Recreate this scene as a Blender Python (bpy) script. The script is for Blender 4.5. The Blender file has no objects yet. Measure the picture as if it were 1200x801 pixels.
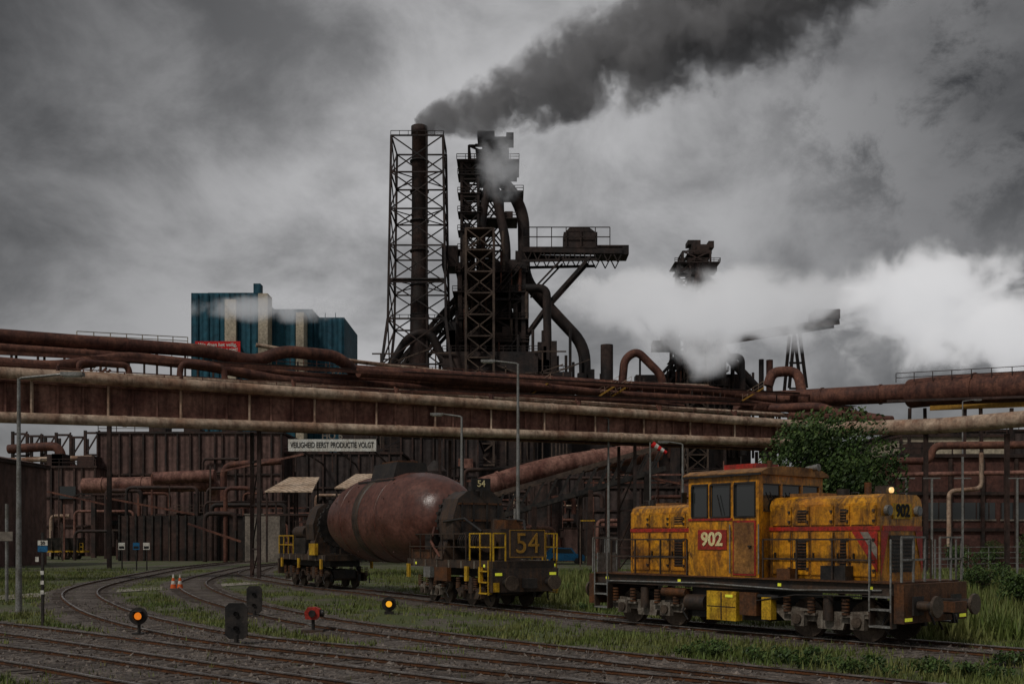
import bpy, math, random
from mathutils import Vector, Matrix, noise
random.seed(7)
V=Vector
CH=2.65; F=1200.; HZ=632.
def at(px,py,d): return V(((px-600)/F*d, d, CH+(HZ-py)/F*d))
def gr(px,py,z=0):
    d=(CH-z)*F/(py-HZ); return V(((px-600)/F*d,d,z))
scene=bpy.context.scene
# ------------------------------------------------------------ materials
MATS={}
def nd(nt,t,**k):
    n=nt.nodes.new(t)
    for a,b in k.items():
        if a=='inp':
            for i,v in b.items(): n.inputs[i].default_value=v
        else: setattr(n,a,b)
    return n
def c4(c): return (c[0],c[1],c[2],1)
def mat(name,c1,c2,c3=None,s=1.0,rough=.75,metal=0,bump=.25,streak=.5,corr=0,lo=.4,hi=.62,spec=.3,fine=8,emit=None,slo=.5,shi=.68,grime=0):
    m=bpy.data.materials.new(name); m.use_nodes=True; nt=m.node_tree; L=nt.links
    b=nt.nodes['Principled BSDF']
    tc=nd(nt,'ShaderNodeTexCoord')
    n1=nd(nt,'ShaderNodeTexNoise',inp={'Scale':s,'Detail':9,'Roughness':.65,'Distortion':.3})
    L.new(tc.outputs['Object'],n1.inputs['Vector'])
    r1=nd(nt,'ShaderNodeValToRGB'); L.new(n1.outputs['Fac'],r1.inputs['Fac'])
    r1.color_ramp.elements[0].position=lo; r1.color_ramp.elements[1].position=hi
    r1.color_ramp.elements[0].color=c4(c1); r1.color_ramp.elements[1].color=c4(c2)
    out=r1.outputs['Color']
    if c3 is None: c3=tuple(x*.35 for x in c1)
    mp=nd(nt,'ShaderNodeMapping'); mp.inputs['Scale'].default_value=(1,1,.12)
    L.new(tc.outputs['Object'],mp.inputs['Vector'])
    n2=nd(nt,'ShaderNodeTexNoise',inp={'Scale':s*3.0,'Detail':8,'Roughness':.7}); L.new(mp.outputs[0],n2.inputs['Vector'])
    r2=nd(nt,'ShaderNodeValToRGB'); L.new(n2.outputs['Fac'],r2.inputs['Fac'])
    r2.color_ramp.elements[0].position=slo; r2.color_ramp.elements[1].position=shi
    r2.color_ramp.elements[0].color=(0,0,0,1); r2.color_ramp.elements[1].color=(streak,streak,streak,1)
    mx=nd(nt,'ShaderNodeMixRGB'); L.new(r2.outputs['Color'],mx.inputs[0]); L.new(out,mx.inputs[1]); mx.inputs[2].default_value=c4(c3)
    res=mx.outputs[0]
    if grime:
        g1=nd(nt,'ShaderNodeTexNoise',inp={'Scale':s*2.2,'Detail':12,'Roughness':.78,'Distortion':.6}); 
        mg=nd(nt,'ShaderNodeMapping'); mg.inputs['Scale'].default_value=(1,1,.45); L.new(tc.outputs['Object'],mg.inputs[0]); L.new(mg.outputs[0],g1.inputs['Vector'])
        g2=nd(nt,'ShaderNodeValToRGB'); L.new(g1.outputs['Fac'],g2.inputs['Fac']); g2.color_ramp.elements[0].position=.46; g2.color_ramp.elements[1].position=.64
        g2.color_ramp.elements[0].color=(0,0,0,1); g2.color_ramp.elements[1].color=(grime,grime,grime,1)
        gm=nd(nt,'ShaderNodeMixRGB'); L.new(g2.outputs[0],gm.inputs[0]); L.new(res,gm.inputs[1]); gm.inputs[2].default_value=(.06,.03,.016,1); res=gm.outputs[0]
    n3=nd(nt,'ShaderNodeTexNoise',inp={'Scale':s*fine,'Detail':6,'Roughness':.7}); L.new(tc.outputs['Object'],n3.inputs['Vector'])
    mr=nd(nt,'ShaderNodeMapRange',inp={1:.3,2:.7,3:.5,4:1.4}); L.new(n3.outputs['Fac'],mr.inputs[0])
    m2=nd(nt,'ShaderNodeVectorMath',operation='SCALE'); L.new(res,m2.inputs[0]); L.new(mr.outputs[0],m2.inputs['Scale'])
    L.new(m2.outputs[0],b.inputs['Base Color'])
    b.inputs['Roughness'].default_value=rough; b.inputs['Metallic'].default_value=metal
    b.inputs['Specular IOR Level'].default_value=spec
    rr=nd(nt,'ShaderNodeMapRange',inp={1:.3,2:.7,3:max(.05,rough-.18),4:min(1,rough+.15)}); L.new(n1.outputs['Fac'],rr.inputs[0]); L.new(rr.outputs[0],b.inputs['Roughness'])
    bp=nd(nt,'ShaderNodeBump',inp={'Strength':bump,'Distance':.3/s/fine*2})
    L.new(n3.outputs['Fac'],bp.inputs['Height']); last=bp
    if corr:
        sx=nd(nt,'ShaderNodeSeparateXYZ'); L.new(tc.outputs['Object'],sx.inputs[0])
        ad=nd(nt,'ShaderNodeMath',operation='ADD'); L.new(sx.outputs[0],ad.inputs[0]); L.new(sx.outputs[1],ad.inputs[1])
        mu=nd(nt,'ShaderNodeMath',operation='MULTIPLY',inp={1:corr}); L.new(ad.outputs[0],mu.inputs[0])
        sn=nd(nt,'ShaderNodeMath',operation='SINE'); L.new(mu.outputs[0],sn.inputs[0])
        b2=nd(nt,'ShaderNodeBump',inp={'Strength':.8,'Distance':.5/corr}); L.new(sn.outputs[0],b2.inputs['Height']); L.new(bp.outputs[0],b2.inputs['Normal']); last=b2
    L.new(last.outputs[0],b.inputs['Normal'])
    if emit:
        b.inputs['Emission Color'].default_value=c4(emit[0]); b.inputs['Emission Strength'].default_value=emit[1]
    MATS[name]=m; return m
mat('dark_steel',(.026,.02,.018),(.075,.042,.034),s=.25,streak=.6)
mat('furnace_steel',(.018,.015,.015),(.06,.039,.033),(.008,.007,.007),s=.15,streak=.7)
mat('lift_steel',(.11,.075,.055),(.055,.04,.034),s=.3,streak=.5)
mat('rust_pipe',(.085,.032,.023),(.19,.082,.054),(.03,.014,.012),s=.5,streak=.75,slo=.46)
mat('girder_rust',(.15,.06,.045),(.32,.17,.13),(.05,.015,.01),s=.4,streak=.9,slo=.44)
mat('beige_pipe',(.52,.4,.3),(.3,.18,.12),(.1,.04,.025),s=.35,streak=.8,slo=.46)
mat('brown_clad',(.1,.058,.05),(.17,.1,.085),(.035,.02,.016),s=.15,streak=.8,corr=6)
mat('dark_clad',(.035,.027,.026),(.075,.053,.048),(.014,.012,.011),s=.12,streak=.6,corr=5)
mat('blue_clad',(.012,.065,.1),(.022,.1,.14),(.007,.035,.05),s=.06,streak=.6,corr=4)
mat('cream_clad',(.42,.36,.27),(.5,.43,.32),(.25,.2,.14),s=.2,streak=.5)
mat('beige_roof',(.6,.46,.34),(.45,.32,.22),s=.4,streak=.5,corr=8)
mat('brick',(.12,.05,.038),(.08,.038,.032),(.03,.016,.015),s=.4,streak=.6)
mat('concrete',(.27,.23,.19),(.15,.13,.11),s=.5,streak=.7)
mat('loco_yellow',(.78,.35,.014),(.56,.2,.01),(.09,.036,.012),s=1.2,rough=.36,streak=.85,lo=.36,hi=.7,bump=.15,spec=.5,slo=.48,shi=.68,grime=.95)
mat('loco_roof',(.42,.2,.05),(.18,.085,.035),(.05,.02,.01),s=1.2,rough=.5,streak=.6,grime=.7)
mat('loco_red',(.5,.03,.018),(.3,.025,.016),(.07,.02,.01),s=2,rough=.45,streak=.7,spec=.5,grime=.5)
mat('safety_yellow',(.8,.5,.03),(.55,.3,.02),(.08,.04,.01),s=2,rough=.5,streak=.8,slo=.45,grime=.4)
mat('reflector_yellow',(.85,.85,.08),(.8,.8,.08),s=3,streak=.1,rough=.3,emit=((.8,.85,.05),.2))
mat('chassis',(.03,.024,.021),(.07,.044,.03),(.12,.055,.02),s=2,rough=.5,streak=.5,spec=.45)
mat('chassis_rust',(.14,.055,.02),(.06,.034,.022),(.03,.018,.013),s=2,rough=.6,streak=.6)
mat('bogie_grey',(.26,.23,.19),(.11,.085,.065),(.035,.024,.018),s=2.5,rough=.55,streak=.9,slo=.45)
mat('wheel_steel',(.1,.075,.06),(.16,.12,.09),s=3,rough=.4,metal=.5)
mat('vessel',(.095,.032,.021),(.15,.06,.043),(.045,.02,.015),s=.9,rough=.45,streak=.6,spec=.55,fine=6,bump=.15)
mat('black_iron',(.016,.015,.015),(.04,.032,.027),s=2,rough=.5,spec=.4)
mat('rail_steel',(.34,.3,.28),(.5,.46,.43),s=1,rough=.3,metal=.85,streak=.3,bump=.05)
mat('sleeper',(.06,.045,.037),(.115,.09,.075),(.03,.025,.02),s=1.8,streak=.7)
mat('grey_metal',(.3,.3,.29),(.18,.17,.15),s=2,rough=.5,metal=.3)
mat('white_paint',(.75,.75,.7),(.6,.57,.5),(.3,.22,.15),s=1,streak=.4)
mat('black_paint',(.01,.01,.01),(.015,.015,.015),s=2)
mat('digit_yellow',(.85,.75,.42),(.8,.65,.3),s=3,streak=.3)
mat('plate_digit',(.42,.23,.035),(.3,.15,.025),s=3,streak=.5)
mat('banner_red',(.65,.02,.02),(.55,.02,.02),s=.3,streak=.1)
mat('cone_orange',(.7,.12,.02),(.6,.1,.02),s=4,streak=.2)
mat('car_blue',(.02,.14,.3),(.02,.12,.25),s=2,rough=.3,streak=.1)
mat('lamp_orange',(.9,.35,.02),(.9,.35,.02),s=3,streak=0,emit=((1,.45,.03),.8))
mat('lamp_red',(.9,.2,.02),(.9,.2,.02),s=3,streak=0,emit=((1,.25,.02),.6))
mat('lamp_white',(.9,.8,.6),(.9,.8,.6),s=3,streak=0,emit=((1,.6,.2),.9))
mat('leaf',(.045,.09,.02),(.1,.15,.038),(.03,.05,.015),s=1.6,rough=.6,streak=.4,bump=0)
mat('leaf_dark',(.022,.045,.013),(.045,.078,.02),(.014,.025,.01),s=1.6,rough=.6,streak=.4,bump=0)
mat('grass_blade',(.095,.14,.028),(.19,.19,.06),(.09,.075,.03),s=.35,rough=.7,streak=.7,bump=0)
mat('bark',(.05,.04,.03),(.08,.06,.045),s=3)
mat('stone',(.13,.105,.09),(.25,.21,.18),(.06,.045,.035),s=2,streak=.5)
def glassmat():
    m=bpy.data.materials.new('window_glass'); m.use_nodes=True; b=m.node_tree.nodes['Principled BSDF']
    b.inputs['Base Color'].default_value=(.03,.033,.033,1); b.inputs['Roughness'].default_value=.08; b.inputs['Specular IOR Level'].default_value=.9
    nt=m.node_tree; n=nd(nt,'ShaderNodeTexNoise',inp={'Scale':2.,'Detail':4}); bp=nd(nt,'ShaderNodeBump',inp={'Strength':.12}); nt.links.new(n.outputs[0],bp.inputs['Height']); nt.links.new(bp.outputs[0],b.inputs['Normal'])
    MATS['window_glass']=m
glassmat()
# ------------------------------------------------------------ mesh builder
class M:
    def __init__(s): s.v=[];s.f=[];s.m=[];s.s=[];s.mats=[]
    def mi(s,k):
        if k not in s.mats: s.mats.append(k)
        return s.mats.index(k)
    def add(s,vs,fs,k,sm=False):
        o=len(s.v); s.v+= [tuple(x) for x in vs]; i=s.mi(k)
        for f in fs: s.f.append(tuple(o+a for a in f)); s.m.append(i); s.s.append(sm)
    def box(s,x0,x1,y0,y1,z0,z1,k):
        vs=[(x,y,z) for x in(x0,x1) for y in(y0,y1) for z in(z0,z1)]
        s.add(vs,[(0,1,3,2),(4,6,7,5),(0,4,5,1),(2,3,7,6),(0,2,6,4),(1,5,7,3)],k)
    def beam(s,a,b,w,h,k):
        a=V(a);b=V(b);d=(b-a)
        if d.length<1e-6:return
        d.normalize(); up=V((0,0,1)) if abs(d.z)<.95 else V((0,1,0))
        x=d.cross(up).normalized(); u=x.cross(d)
        vs=[p+x*w*.5*i+u*h*.5*j for p in(a,b) for i in(-1,1) for j in(-1,1)]
        s.add(vs,[(0,1,3,2),(4,6,7,5),(0,4,5,1),(2,3,7,6),(0,2,6,4),(1,5,7,3)],k)
    def cyl(s,a,b,r0,k,r1=None,seg=16,cap=True):
        if r1 is None:r1=r0
        a=V(a);b=V(b);d=(b-a).normalized(); up=V((0,0,1)) if abs(d.z)<.95 else V((0,1,0))
        x=d.cross(up).normalized(); u=x.cross(d); vs=[]
        for p,r in((a,r0),(b,r1)):
            for i in range(seg):
                t=2*math.pi*i/seg; vs.append(p+x*math.cos(t)*r+u*math.sin(t)*r)
        s.add(vs,[(i,(i+1)%seg,seg+(i+1)%seg,seg+i) for i in range(seg)],k,True)
        if cap: 
            s.add(vs[:seg],[tuple(range(seg))[::-1]],k); s.add(vs[seg:],[tuple(range(seg))],k)
    def tube(s,path,r,k,seg=14,fil=0,band=0,bk=None):
        P=[V(p) for p in path]
        if fil:
            Q=[P[0]]
            for i in range(1,len(P)-1):
                a,b,c=P[i-1],P[i],P[i+1]; f=min(fil,(a-b).length*.49,(c-b).length*.49)
                p0=b+(a-b).normalized()*f;p1=b+(c-b).normalized()*f
                for j in range(7):
                    t=j/6; Q.append(p0*(1-t)**2+b*2*t*(1-t)+p1*t*t)
            Q.append(P[-1]);P=Q
        n=len(P);vs=[]; ref=None
        for i in range(n):
            d=(P[min(i+1,n-1)]-P[max(i-1,0)]).normalized()
            if ref is None:
                up=V((0,0,1)) if abs(d.z)<.9 else V((0,1,0)); ref=d.cross(up).normalized()
            ref=(ref-d*ref.dot(d)).normalized(); u=ref.cross(d)
            for j in range(seg):
                t=2*math.pi*j/seg; vs.append(P[i]+ref*math.cos(t)*r+u*math.sin(t)*r)
        s.add(vs,[(i*seg+j,i*seg+(j+1)%seg,(i+1)*seg+(j+1)%seg,(i+1)*seg+j) for i in range(n-1) for j in range(seg)],k,True)
        s.add(vs[:seg],[tuple(range(seg))[::-1]],k); s.add(vs[-seg:],[tuple(range(seg))],k)
        if band:
            for i in range(len(P)-1):
                a,b=P[i],P[i+1];l=(b-a).length
                if l<band*.6: continue
                q=max(1,int(l/band)); d=(b-a).normalized()
                for j in range(q):
                    p=a+d*(l*(j+.5)/q); s.cyl(p-d*.12,p+d*.12,r*1.09,bk or k,seg=seg)
    def lathe(s,prof,k,seg=32,ax='x',c=(0,0,0)):
        vs=[];c=V(c)
        for a,r in prof:
            for j in range(seg):
                t=2*math.pi*j/seg
                vs.append(c+(V((a,r*math.cos(t),r*math.sin(t))) if ax=='x' else V((r*math.cos(t),r*math.sin(t),a))))
        s.add(vs,[(i*seg+j,i*seg+(j+1)%seg,(i+1)*seg+(j+1)%seg,(i+1)*seg+j) for i in range(len(prof)-1) for j in range(seg)],k,True)
    def extr(s,prof,x0,x1,k,axis='x'):
        n=len(prof)
        if axis=='x': vs=[(x0,y,z) for y,z in prof]+[(x1,y,z) for y,z in prof]
        else: vs=[(y,x0,z) for y,z in prof]+[(y,x1,z) for y,z in prof]
        s.add(vs,[(i,(i+1)%n,n+(i+1)%n,n+i) for i in range(n)]+[tuple(range(n))[::-1],tuple(range(n,2*n))],k)
    def rail(s,path,h,k,post=1.5,r=.025,n=2):
        P=[V(p) for p in path]
        for a,b in zip(P,P[1:]):
            q=max(1,round((b-a).length/post))
            for i in range(q+1):
                p=a.lerp(b,i/q); s.beam(p,p+V((0,0,h)),r*2,r*2,k)
            for j in range(n):
                z=V((0,0,h*(1-j/n))); s.beam(a+z,b+z,r*2,r*2,k)
    def lattice(s,cx,cy,z0,z1,w0,w1,n,leg,br,k,d0=None,d1=None):
        d0=d0 or w0; d1=d1 or w1
        def cor(t):
            w=(w0+(w1-w0)*t)/2;d=(d0+(d1-d0)*t)/2;z=z0+(z1-z0)*t
            return [V((cx-w,cy-d,z)),V((cx+w,cy-d,z)),V((cx+w,cy+d,z)),V((cx-w,cy+d,z))]
        for i in range(n):
            A=cor(i/n);B=cor((i+1)/n)
            for j in range(4):
                s.beam(A[j],B[j],leg,leg,k); q=(j+1)%4
                s.beam(A[j],B[q],br,br,k); s.beam(A[q],B[j],br,br,k); s.beam(B[j],B[q],br*1.2,br*1.2,k)
    def build(s,name,parent=None,frame=None):
        me=bpy.data.meshes.new(name); me.from_pydata(s.v,[],s.f)
        for k in s.mats: me.materials.append(MATS[k])
        me.polygons.foreach_set('material_index',s.m); me.polygons.foreach_set('use_smooth',s.s); me.update()
        o=bpy.data.objects.new(name,me); scene.collection.objects.link(o)
        if parent is not None: o.parent=parent
        elif frame is not None: o.matrix_world=frame
        return o
def empty(name,frame=None):
    e=bpy.data.objects.new(name,None); scene.collection.objects.link(e); e.empty_display_size=.5
    if frame is not None: e.matrix_world=frame
    return e
def text(name,body,size,pos,right,k,parent=None,off=0.0,normal=None,align='CENTER'):
    cu=bpy.data.curves.new(name,'FONT'); cu.body=body; cu.size=size; cu.align_x=align; cu.align_y='CENTER'; cu.offset=off; cu.extrude=.008
    cu.materials.append(MATS[k]); o=bpy.data.objects.new(name,cu); scene.collection.objects.link(o)
    r=V(right).normalized(); u=V((0,0,1)); n=r.cross(u)
    mt=Matrix((( r.x,u.x,n.x,pos[0]),(r.y,u.y,n.y,pos[1]),(r.z,u.z,n.z,pos[2]),(0,0,0,1)))
    if parent: o.parent=parent
    o.matrix_local=mt
    return o
def frame(o,d):
    d=V((d[0],d[1],0)).normalized(); y=V((0,0,1)).cross(d)
    return Matrix(((d.x,y.x,0,o[0]),(d.y,y.y,0,o[1]),(0,0,1,o[2]),(0,0,0,1)))
# ------------------------------------------------------------ tracks
def spline(P,step=.5):
    P=[V((p[0],p[1],0)) for p in P]; out=[]
    Q=[P[0]*2-P[1]]+P+[P[-1]*2-P[-2]]
    for i in range(1,len(Q)-2):
        a,b,c,d=Q[i-1:i+3]
        for j in range(24):
            t=j/24; out.append(.5*((2*b)+(c-a)*t+(2*a-5*b+4*c-d)*t*t+(3*b-a-3*c+d)*t**3))
    out.append(P[-1])
    res=[out[0]];acc=0
    for a,b in zip(out,out[1:]):
        l=(b-a).length
        while acc+l>=step:
            a=a+(b-a).normalized()*(step-acc); res.append(a.copy()); l=(b-a).length; acc=0
        acc+=l
    return res
TR={'A':[(-24,150),(-31,125),(-30.5,98),(-26.9,75),(-22.3,53.6),(-15.6,38.5),(-8.6,27.8),(-2.8,22.6),(1.6,19.0),(5,16.4),(9,13),(16,7)],
'B':[(-18,150),(-24,125),(-25,103),(-22.9,83),(-19.4,62.5),(-13.5,46),(-6.9,33.3),(-1.8,26.5),(2.8,21.4),(6.2,18),(10.5,13.6),(17,7)],
'C':[(-23.2,96),(-19.5,76),(-12.05,58.8),(-5.8,48),(.55,37.2),(3.52,32.6),(10.13,24.44),(17.7,15.1),(25.9,5)],
'D':[(-60,52),(-34,40),(-21.5,34),(-14.7,29.4),(-6.5,22.2),(-2.7,18.9),(1,15.6),(9,8)],
'E':[(-60,45),(-34,34),(-19,27.5),(-12,23.3),(-6.3,18.6),(-2.2,15),(4,9)]}
PTS={}
def ribbon(pts,offs):
    out=[]
    for i,p in enumerate(pts):
        d=(pts[min(i+1,len(pts)-1)]-pts[max(i-1,0)]).normalized(); n=V((-d.y,d.x,0))
        out.append([p+n*o+V((0,0,z)) for o,z in offs])
    return out
ti=0
def gravelmat(name,ca,cb,cc,sc,bump,grassy=False):
    m=bpy.data.materials.new(name); m.use_nodes=True; nt=m.node_tree;L=nt.links;b=nt.nodes['Principled BSDF']
    tc=nd(nt,'ShaderNodeTexCoord')
    vo=nd(nt,'ShaderNodeTexVoronoi',inp={'Scale':sc}); L.new(tc.outputs['Object'],vo.inputs['Vector'])
    sx=nd(nt,'ShaderNodeSeparateColor'); L.new(vo.outputs['Color'],sx.inputs[0])
    r=nd(nt,'ShaderNodeValToRGB'); L.new(sx.outputs[0],r.inputs[0]); r.color_ramp.elements[0].color=c4(ca); r.color_ramp.elements[1].color=c4(cb)
    n=nd(nt,'ShaderNodeTexNoise',inp={'Scale':.35,'Detail':9,'Roughness':.7}); L.new(tc.outputs['Object'],n.inputs['Vector'])
    r2=nd(nt,'ShaderNodeValToRGB'); L.new(n.outputs[0],r2.inputs[0]); r2.color_ramp.elements[0].position=.42 if grassy else .5; r2.color_ramp.elements[1].position=.52 if grassy else .66
    mx=nd(nt,'ShaderNodeMixRGB'); L.new(r2.outputs[0],mx.inputs[0]); L.new(r.outputs[0],mx.inputs[1])
    n4=nd(nt,'ShaderNodeTexNoise',inp={'Scale':6,'Detail':8,'Roughness':.8}); L.new(tc.outputs['Object'],n4.inputs['Vector'])
    r4=nd(nt,'ShaderNodeValToRGB'); L.new(n4.outputs[0],r4.inputs[0]); r4.color_ramp.elements[0].position=.35;r4.color_ramp.elements[1].position=.68
    r4.color_ramp.elements[0].color=c4(tuple(x*.4 for x in cc)); r4.color_ramp.elements[1].color=c4(cc)
    L.new(r4.outputs[0],mx.inputs[2]); L.new(mx.outputs[0],b.inputs['Base Color'])
    bp=nd(nt,'ShaderNodeBump',inp={'Strength':bump,'Distance':.06}); L.new(vo.outputs['Distance'],bp.inputs['Height']); L.new(bp.outputs[0],b.inputs['Normal'])
    b.inputs['Roughness'].default_value=.75; MATS[name]=m
gravelmat('ground_soil',(.06,.048,.04),(.17,.145,.12),(.11,.135,.04),9,.6,True)
gravelmat('ballast',(.04,.031,.026),(.2,.165,.14),(.06,.044,.033),13,1.0)
gravelmat('path_gravel',(.25,.22,.19),(.36,.33,.28),(.2,.17,.14),10,.4)
for k,P in TR.items():
    pts=spline(P,.62); PTS[k]=pts
    e=empty('railway_track')
    m=M(); rb=ribbon(pts,[(-1.85,.004+.002*ti),(-1.4,.058+.002*ti),(-.8,.062+.002*ti),(0,.076+.002*ti),(.8,.062+.002*ti),(1.4,.058+.002*ti),(1.85,.004+.002*ti)])
    vs=[v for r in rb for v in r]; m.add(vs,[(i*7+j,i*7+j+1,i*7+j+8,i*7+j+7) for i in range(len(rb)-1) for j in range(6)],'ballast'); m.build('ballast_bed',e)
    m=M()
    for i in range(1,len(pts)-1):
        d=(pts[i+1]-pts[i-1]).normalized();n=V((-d.y,d.x,0)); z=V((0,0,.038+.002*ti)); j=random.uniform(-.05,.05); a=random.uniform(1.15,1.3)
        m.beam(pts[i]-n*a+z+d*j+V((0,0,random.uniform(-.012,.01))),pts[i]+n*random.uniform(1.15,1.3)+z+V((0,0,random.uniform(-.012,.01))),.24,.07+.002*ti,'sleeper')
    m.build('sleepers',e)
    m=M()
    for s in(-.755,.755):
        for offs,kk in (([(-.035,.135),(-.035,.16),(.035,.16),(.035,.135)],'rail_steel'),([(-.012,.09),(-.012,.134),(.012,.134),(.012,.09)],'chassis_rust'),([(-.07,.078),(-.07,.092),(.07,.092),(.07,.078)],'chassis_rust')):
            rb=ribbon(pts,[(s+o,z) for o,z in offs]); vs=[v for r in rb for v in r]
            m.add(vs,[(i*4+j,i*4+(j+1)%4,i*4+4+(j+1)%4,i*4+4+j) for i in range(len(rb)-1) for j in range(4)],kk)
    m.build('rails',e); ti+=1
m=M(); S=4000; m.add([(-S,-200,0),(S,-200,0),(S,S,0),(-S,S,0)],[(0,1,2,3)],'ground_soil'); m.build('ground')
m=M(); pp=[gr(-60,705),gr(60,696),gr(180,690),gr(300,683),gr(345,678)]
rb=ribbon([V((p.x,p.y,0)) for p in pp],[(-1.3,.035),(1.3,.035)]); vs=[v for r in rb for v in r]
m.add(vs,[(i*2,i*2+1,i*2+3,i*2+2) for i in range(len(rb)-1)],'path_gravel'); m.build('footpath')
allp=[(p.x,p.y) for k in PTS for p in PTS[k]]
grid={}
for x,y in allp: grid.setdefault((int(x//3),int(y//3)),[]).append((x,y))
def dist(x,y):
    b=9; 
    for i in(-1,0,1):
        for j in(-1,0,1):
            for a,c in grid.get((int(x//3)+i,int(y//3)+j),[]): b=min(b,math.hypot(a-x,c-y))
    return b
def blades(m,x,y,h,n,k,spread=.15):
    for _ in range(n):
        a=random.uniform(0,6.28);bx=x+random.gauss(0,spread);by=y+random.gauss(0,spread);hh=h*random.uniform(.5,1.2);w=.015+hh*.04
        l=random.uniform(.1,.6)*hh; dx,dy=math.cos(a),math.sin(a)
        m.add([(bx-dy*w,by+dx*w,0),(bx+dy*w,by-dx*w,0),(bx+dx*l,by+dy*l,hh)],[(0,1,2)],k)
m=M();cnt=0
while cnt<21000:
    y=16+74*random.random()**1.3; x=random.uniform(-.58,.56)*y
    d=dist(x,y); nz=noise.noise(V((x*.18,y*.18,3)))+.4*noise.noise(V((x*.9,y*.9,1)))
    if d<1.5 and random.random()<.95: continue
    if nz<-.08 and random.random()<.9: continue
    if d<1.5: blades(m,x,y,.12+.1*random.random(),4,'grass_blade',.1)
    else: blades(m,x,y,random.uniform(.06,.2) if d<4 else random.uniform(.1,.34),6,'grass_blade')
    cnt+=1
for _ in range(4600):
    y=random.uniform(27,62); x=random.uniform(.37,.6)*y
    if dist(x,y)<2: continue
    blades(m,x,y,random.uniform(.3,.85),6,'grass_blade',.2)
for _ in range(1500):
    y=random.uniform(42,75); x=random.uniform(.02,.2)*y
    if dist(x,y)<2: continue
    blades(m,x,y,random.uniform(.3,.8),6,'grass_blade',.25)
m.build('grass')
m=M()
for k in PTS:
    for p in PTS[k]:
        if p.y>42 or p.y<14 or abs(p.x)>.62*p.y: continue
        for _ in range(50 if p.y<30 else 18):
            x=p.x+random.gauss(0,.95);y=p.y+random.gauss(0,.95); s=random.uniform(.02,.05)
            z=.07 if dist(x,y)<1.3 else .01
            a=V((x,y,z)); q=[a+V((random.gauss(0,1)*s,random.gauss(0,1)*s,0)) for _ in range(3)]+[a+V((0,0,s*random.uniform(.8,1.7)))]
            m.add(q,[(0,1,3),(1,2,3),(2,0,3)],'stone')
m.build('loose_ballast')
# ------------------------------------------------------------ foliage
def leafcloud(m,c,rad,n,size,k1='leaf',k2='leaf_dark'):
    for _ in range(n):
        while True:
            p=V((random.uniform(-1,1),random.uniform(-1,1),random.uniform(-1,1)))
            if p.length<1 and p.length>.35*random.random(): break
        q=V((p.x*rad[0],p.y*rad[1],p.z*rad[2]))+V(c)
        if noise.noise(q*(1.6/max(rad)*1.6))<-.12: continue
        a=V((random.gauss(0,1),random.gauss(0,1),random.gauss(0,1))).normalized(); b=a.orthogonal().normalized(); cc=a.cross(b)
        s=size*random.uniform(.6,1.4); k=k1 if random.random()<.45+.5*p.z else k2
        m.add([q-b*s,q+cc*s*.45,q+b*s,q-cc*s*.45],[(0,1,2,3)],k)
def tree(name,base,H,W,n,clumps,size=.13):
    m=M(); b=V(base)
    m.cyl(b,b+V((.1,.1,H*.45)),.16,'bark',.1,8)
    for i in range(clumps):
        a=random.uniform(0,6.28);r=W*.5*random.uniform(.1,.72);z=H*random.uniform(.3,.86)
        if z>H*.7:r*=.75
        c=b+V((math.cos(a)*r,math.sin(a)*r,z)); m.cyl(b+V((.05,.05,H*random.uniform(.15,.4))),c,.06,'bark',.02,6)
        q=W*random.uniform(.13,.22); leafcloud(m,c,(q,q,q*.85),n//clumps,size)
    return m.build(name)
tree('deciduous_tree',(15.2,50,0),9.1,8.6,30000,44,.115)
for px,py,H,W in((1150,700,2.0,3),(1190,720,1.6,2.2),(1120,670,2.4,3.5),(1215,675,3.0,4),(1165,665,2.6,4),(1100,655,3,5)):
    p=gr(px,py); tree('shrub',(p.x,p.y,0),H,W,4500,12,.06)
for px,py in((905,775),(850,765),(1020,790),(1150,795),(1185,780),(955,782),(690,715),(670,690),(930,772),(1060,785),(820,770),(1110,792)):
    p=gr(px,py); m=M(); 
    for _ in range(8): leafcloud(m,(p.x+random.gauss(0,.34),p.y+random.gauss(0,.2),random.uniform(.06,.24)),(.2,.2,.1),95,.045)
    blades(m,p.x,p.y,.3,50,'grass_blade',.35); m.build('weed_plant')
# ------------------------------------------------------------ locomotive
fr=frame((10.13,24.44,.16),(-.63,.777)); loco=empty('diesel_locomotive',fr)
m=M()
m.box(.25,10.25,-1.35,1.35,1.18,1.46,'chassis'); m.box(.2,10.3,-1.45,1.45,1.462,1.5,'chassis_rust')
for x0,x1 in((0,.25),(10.25,10.5)):
    m.box(x0,x1,-1.45,1.45,.55,1.46,'chassis_rust')
    for y in(-1.25,1.25): 
        xx=x0-.006 if x0==0 else x1+.002
        m.box(xx,xx+.004,y-.16,y+.16,.6,.68,'reflector_yellow')
for y in(-.88,.88):
    for x,sg in((0,-1),(10.5,1)):
        m.box(min(x,x+sg*.05),max(x,x+sg*.05),y-.22,y+.22,.73,1.17,'black_iron')
        m.cyl((x,y,.95),(x+sg*.45,y,.95),.12,'chassis'); m.cyl((x+sg*.45,y,.95),(x+sg*.52,y,.95),.25,'wheel_steel',seg=20)
for x,sg in((0,-1),(10.5,1)):
    m.box(min(x,x+sg*.5),max(x,x+sg*.5),-.18,.18,.75,1.1,'black_iron'); m.box(min(x+sg*.3,x+sg*.6),max(x+sg*.3,x+sg*.6),-.28,.28,.8,1.05,'chassis_rust')
    for y in(-.5,.5,-.65): m.tube([(x,y,1.0),(x+sg*.15,y,.7),(x+sg*.2,y*.9,.5)],.03,'black_iron',8)
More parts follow.
